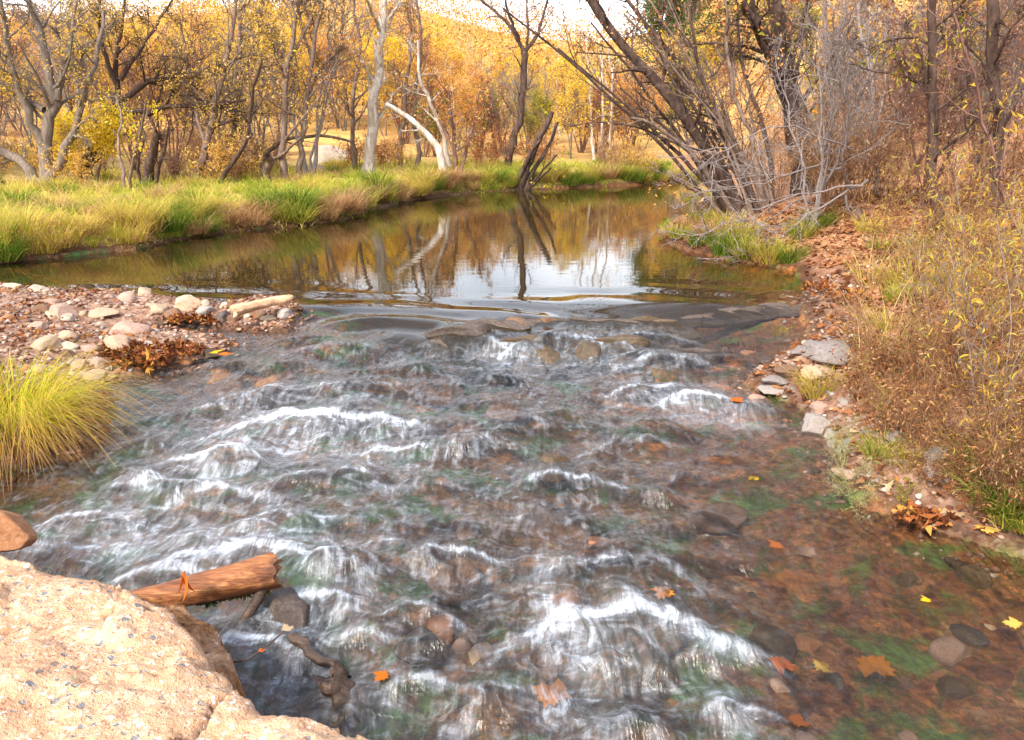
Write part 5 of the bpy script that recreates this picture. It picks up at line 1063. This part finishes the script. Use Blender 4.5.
for a in [(875, 662, 42, 'lf_amber', 'large orange leaf lying in the shallow brown water', -.035), (783, 664, 32, 'lf_redorange', 'red-orange leaf drifting left of the large orange one', -.03), (824, 664, 22, 'lf_gold', 'yellow leaf between the two orange ones in the shallows', -.02), (800, 720, 22, 'lf_brown', 'tan leaf lowest in the brown shallows'), (660, 608, 28, 'lf_amber', 'golden leaf pinned against the wide white crest', -.015), (552, 690, 46, 'lf_amber', 'orange leaf washing through the lowest rapids', -.02),
          (381, 693, 20, 'lf_amber', 'orange leaf beside the dark driftwood wedge', .03), (774, 546, 20, 'lf_rust', 'small red leaf in the shallows below the shore stones', .004), (737, 408, 18, 'lf_redorange', 'red leaf stuck beside the submerged brown stone', .02), (753, 479, 14, 'lf_yellow', 'small yellow leaf in the right shallows', -.01), (916, 520, 30, 'lf_tan', 'tan leaf at the right waterline beside the weeds', .01), (950, 528, 26, 'lf_tan', 'pale tan leaf afloat at the right waterline', .01), (985, 540, 24, 'lf_gold', 'golden leaf among debris at the right waterline', .01), (218, 366, 16, 'lf_yellow', 'yellow leaf on the wet brown stone off the bar point', .09), (228, 370, 16, 'lf_redorange', 'red leaf on the wet brown stone off the bar point', .09), (1012, 622, 18, 'lf_gold', 'small golden leaf afloat far right in the shallows'), (925, 600, 12, 'lf_yellow', 'tiny yellow curled leaf in the right shallows')]: leaf(*a)
# logs
def log(name, label, p0, p1, r0, r1, mat, seed, ends='wood_end', bend=.02, flat=1.0, rag=.3):
    g = np.random.default_rng(seed); p0 = np.array(p0); p1 = np.array(p1); m, k = 40, 30
    root = thing(name, (p0 + p1) / 2, label, 'log'); base = (p0 + p1) / 2
    t = np.linspace(0, 1, m); ax = nrm(p1 - p0); s = nrm(np.cross(ax, [0, 0, 1])); u = np.cross(s, ax); a = np.arange(k) * 2 * math.pi / k
    tt, aa = np.meshgrid(t, a, indexing='ij'); L = np.linalg.norm(p1 - p0)
    r = (r0 + (r1 - r0) * tt) * (1 + .18 * fbm(np.cos(aa) * 1.3 + 5, np.sin(aa) * 1.3 + tt * L * 3, seed, 3) * 2 + .16 * fbm(aa * 4, tt * L * 1.5, seed + 2, 2))
    off = (fbm(t * 3 + seed, t * 0, seed, 2) * bend * 4)[:, None] * s
    C = p0 + (p1 - p0) * t[:, None] + off
    rag_ = rag * r0 * (np.sin(a * 3 + seed) + g.normal(0, .5, k))
    P = C[:, None] + r[..., None] * (np.cos(aa)[..., None] * s + flat * np.sin(aa)[..., None] * u)
    P[-1] += rag_[:, None] * ax; P[0] -= rag_[:, None] * ax
    i = np.arange(m - 1)[:, None] * k; j = np.arange(k)[None]; Q = np.stack([i + j, i + (j + 1) % k, i + k + (j + 1) % k, i + k + j], -1).reshape(-1, 4)
    mk('trunk', P.reshape(-1, 3), Q, mat=M[mat], parent=root, base=base)
    for e, sgn in ((-1, 1), (0, -1)):
        R3 = np.concatenate([P[e], C[e] + (P[e] - C[e]) * .55 - .25 * sgn * ax * r0 * .5, (C[e] - ax * sgn * r0 * .28)[None]])
        q = np.stack([j[0], (j[0] + 1) % k, k + (j[0] + 1) % k, k + j[0]], -1); T = np.stack([k + j[0], k + (j[0] + 1) % k, np.full(k, 2 * k)], -1)
        mk('broken_end', R3, q, T, mat=M[ends], parent=root, base=base)
    return root, base, s, u, ax
pa, pb = atz(132, 603, -.20), atz(277, 570, -.15)
lg, lb_, ls, lu, la = log('fallen_log', 'short thick orange-brown log jammed against the huge boulder', pa, pb, .062, .088, 'wood_orange', 4, bend=.004, flat=1.0)
stub = np.array([pb - la * .06 - lu * .03, pb - la * .09 - lu * .10 + np.array([0, -.06, 0]), pb - la * .16 - lu * .18 + np.array([0, -.12, 0]), pb - la * .2 - lu * .24 + np.array([0, -.17, 0])])
V, Q = tubes(smooth(stub, 10)[None], np.linspace(.034, .018, 10)[None], 10); mk('branch_stub', V, Q, mat=M['wood_dark'], parent=lg, base=lb_)
mp = np.stack([pa + (pb - pa) * (.45 + .5 * g.random(500))[:, None]][0:1])[0]; th = g.uniform(-2.5, -1.2, 500)
mp = mp + (np.cos(th)[:, None] * ls + np.sin(th)[:, None] * lu) * .086
V, Q, rd = leafquads(mp, g, .028, .6); mk('moss_patch', V, Q, mat=M['moss'], parent=lg, base=lb_, smooth=False)
pc = atz(190, 571, -.02) + np.array([0, -.05, .035])
for k, (dx, dz) in enumerate([(0, 0), (.012, -.02)]):
    P = np.array([pc + np.array([dx, -.01, dz])]); V, Q, rd, tt = ribbons(np.repeat(P, 3, 0) + g.normal(0, .004, (3, 3)), np.array([[0.1, -.3, -1.], [.35, -.3, -1], [-.2, -.3, -1]]), np.array([.15, .13, .11]), np.array([.05, .046, .04]), 8, g, .14, .3)
    if k == 0: tag(mk('curled_leaf', V, Q, mat=M['lf_redorange'], attrs=dict(rnd=rd, tt=tt), base=pc), 'red-orange curled dead leaf draped over the fallen log', 'leaf')
log('driftwood_log', 'pale peeled log lying on stones at the tip of the gravel bar', atz(234, 311, .10), atz(289, 298, .14), .062, .045, 'wood_pale', 6, 'wood_pale', bend=.02)
log('driftwood_wedge', 'dark broken driftwood wedge poking from the water below the boulder', atz(330, 676, -.27), atz(352, 720, -.42), .07, .05, 'wood_dark', 8, 'wood_dark', flat=.6, rag=.4)
tw = [atz(228, 662, -.14), atz(246, 660, -.10), atz(262, 650, -.08), atz(278, 636, -.06), atz(288, 628, -.04)]
stems_tree('twig', 'thin dark twig reaching from the boulder over the foam', 'twig', tw[0], [(tw, .005, .003)], 'bk_dark', np.random.default_rng(5), [], None, k0=6)
leaf(286, 632, 14, 'lf_tan', 'pale leaf caught on the end of the dark twig', on=tw[-1]); leaf(258, 655, 8, 'lf_redorange', 'tiny orange leaf on the dark twig', on=tw[2])
log('submerged_branch', 'reddish branch half drowned beside the dark driftwood wedge', atz(296, 634, -.30), atz(352, 676, -.36), .026, .018, 'wood_dark', 12, 'wood_dark', bend=.03)
finish_labels()
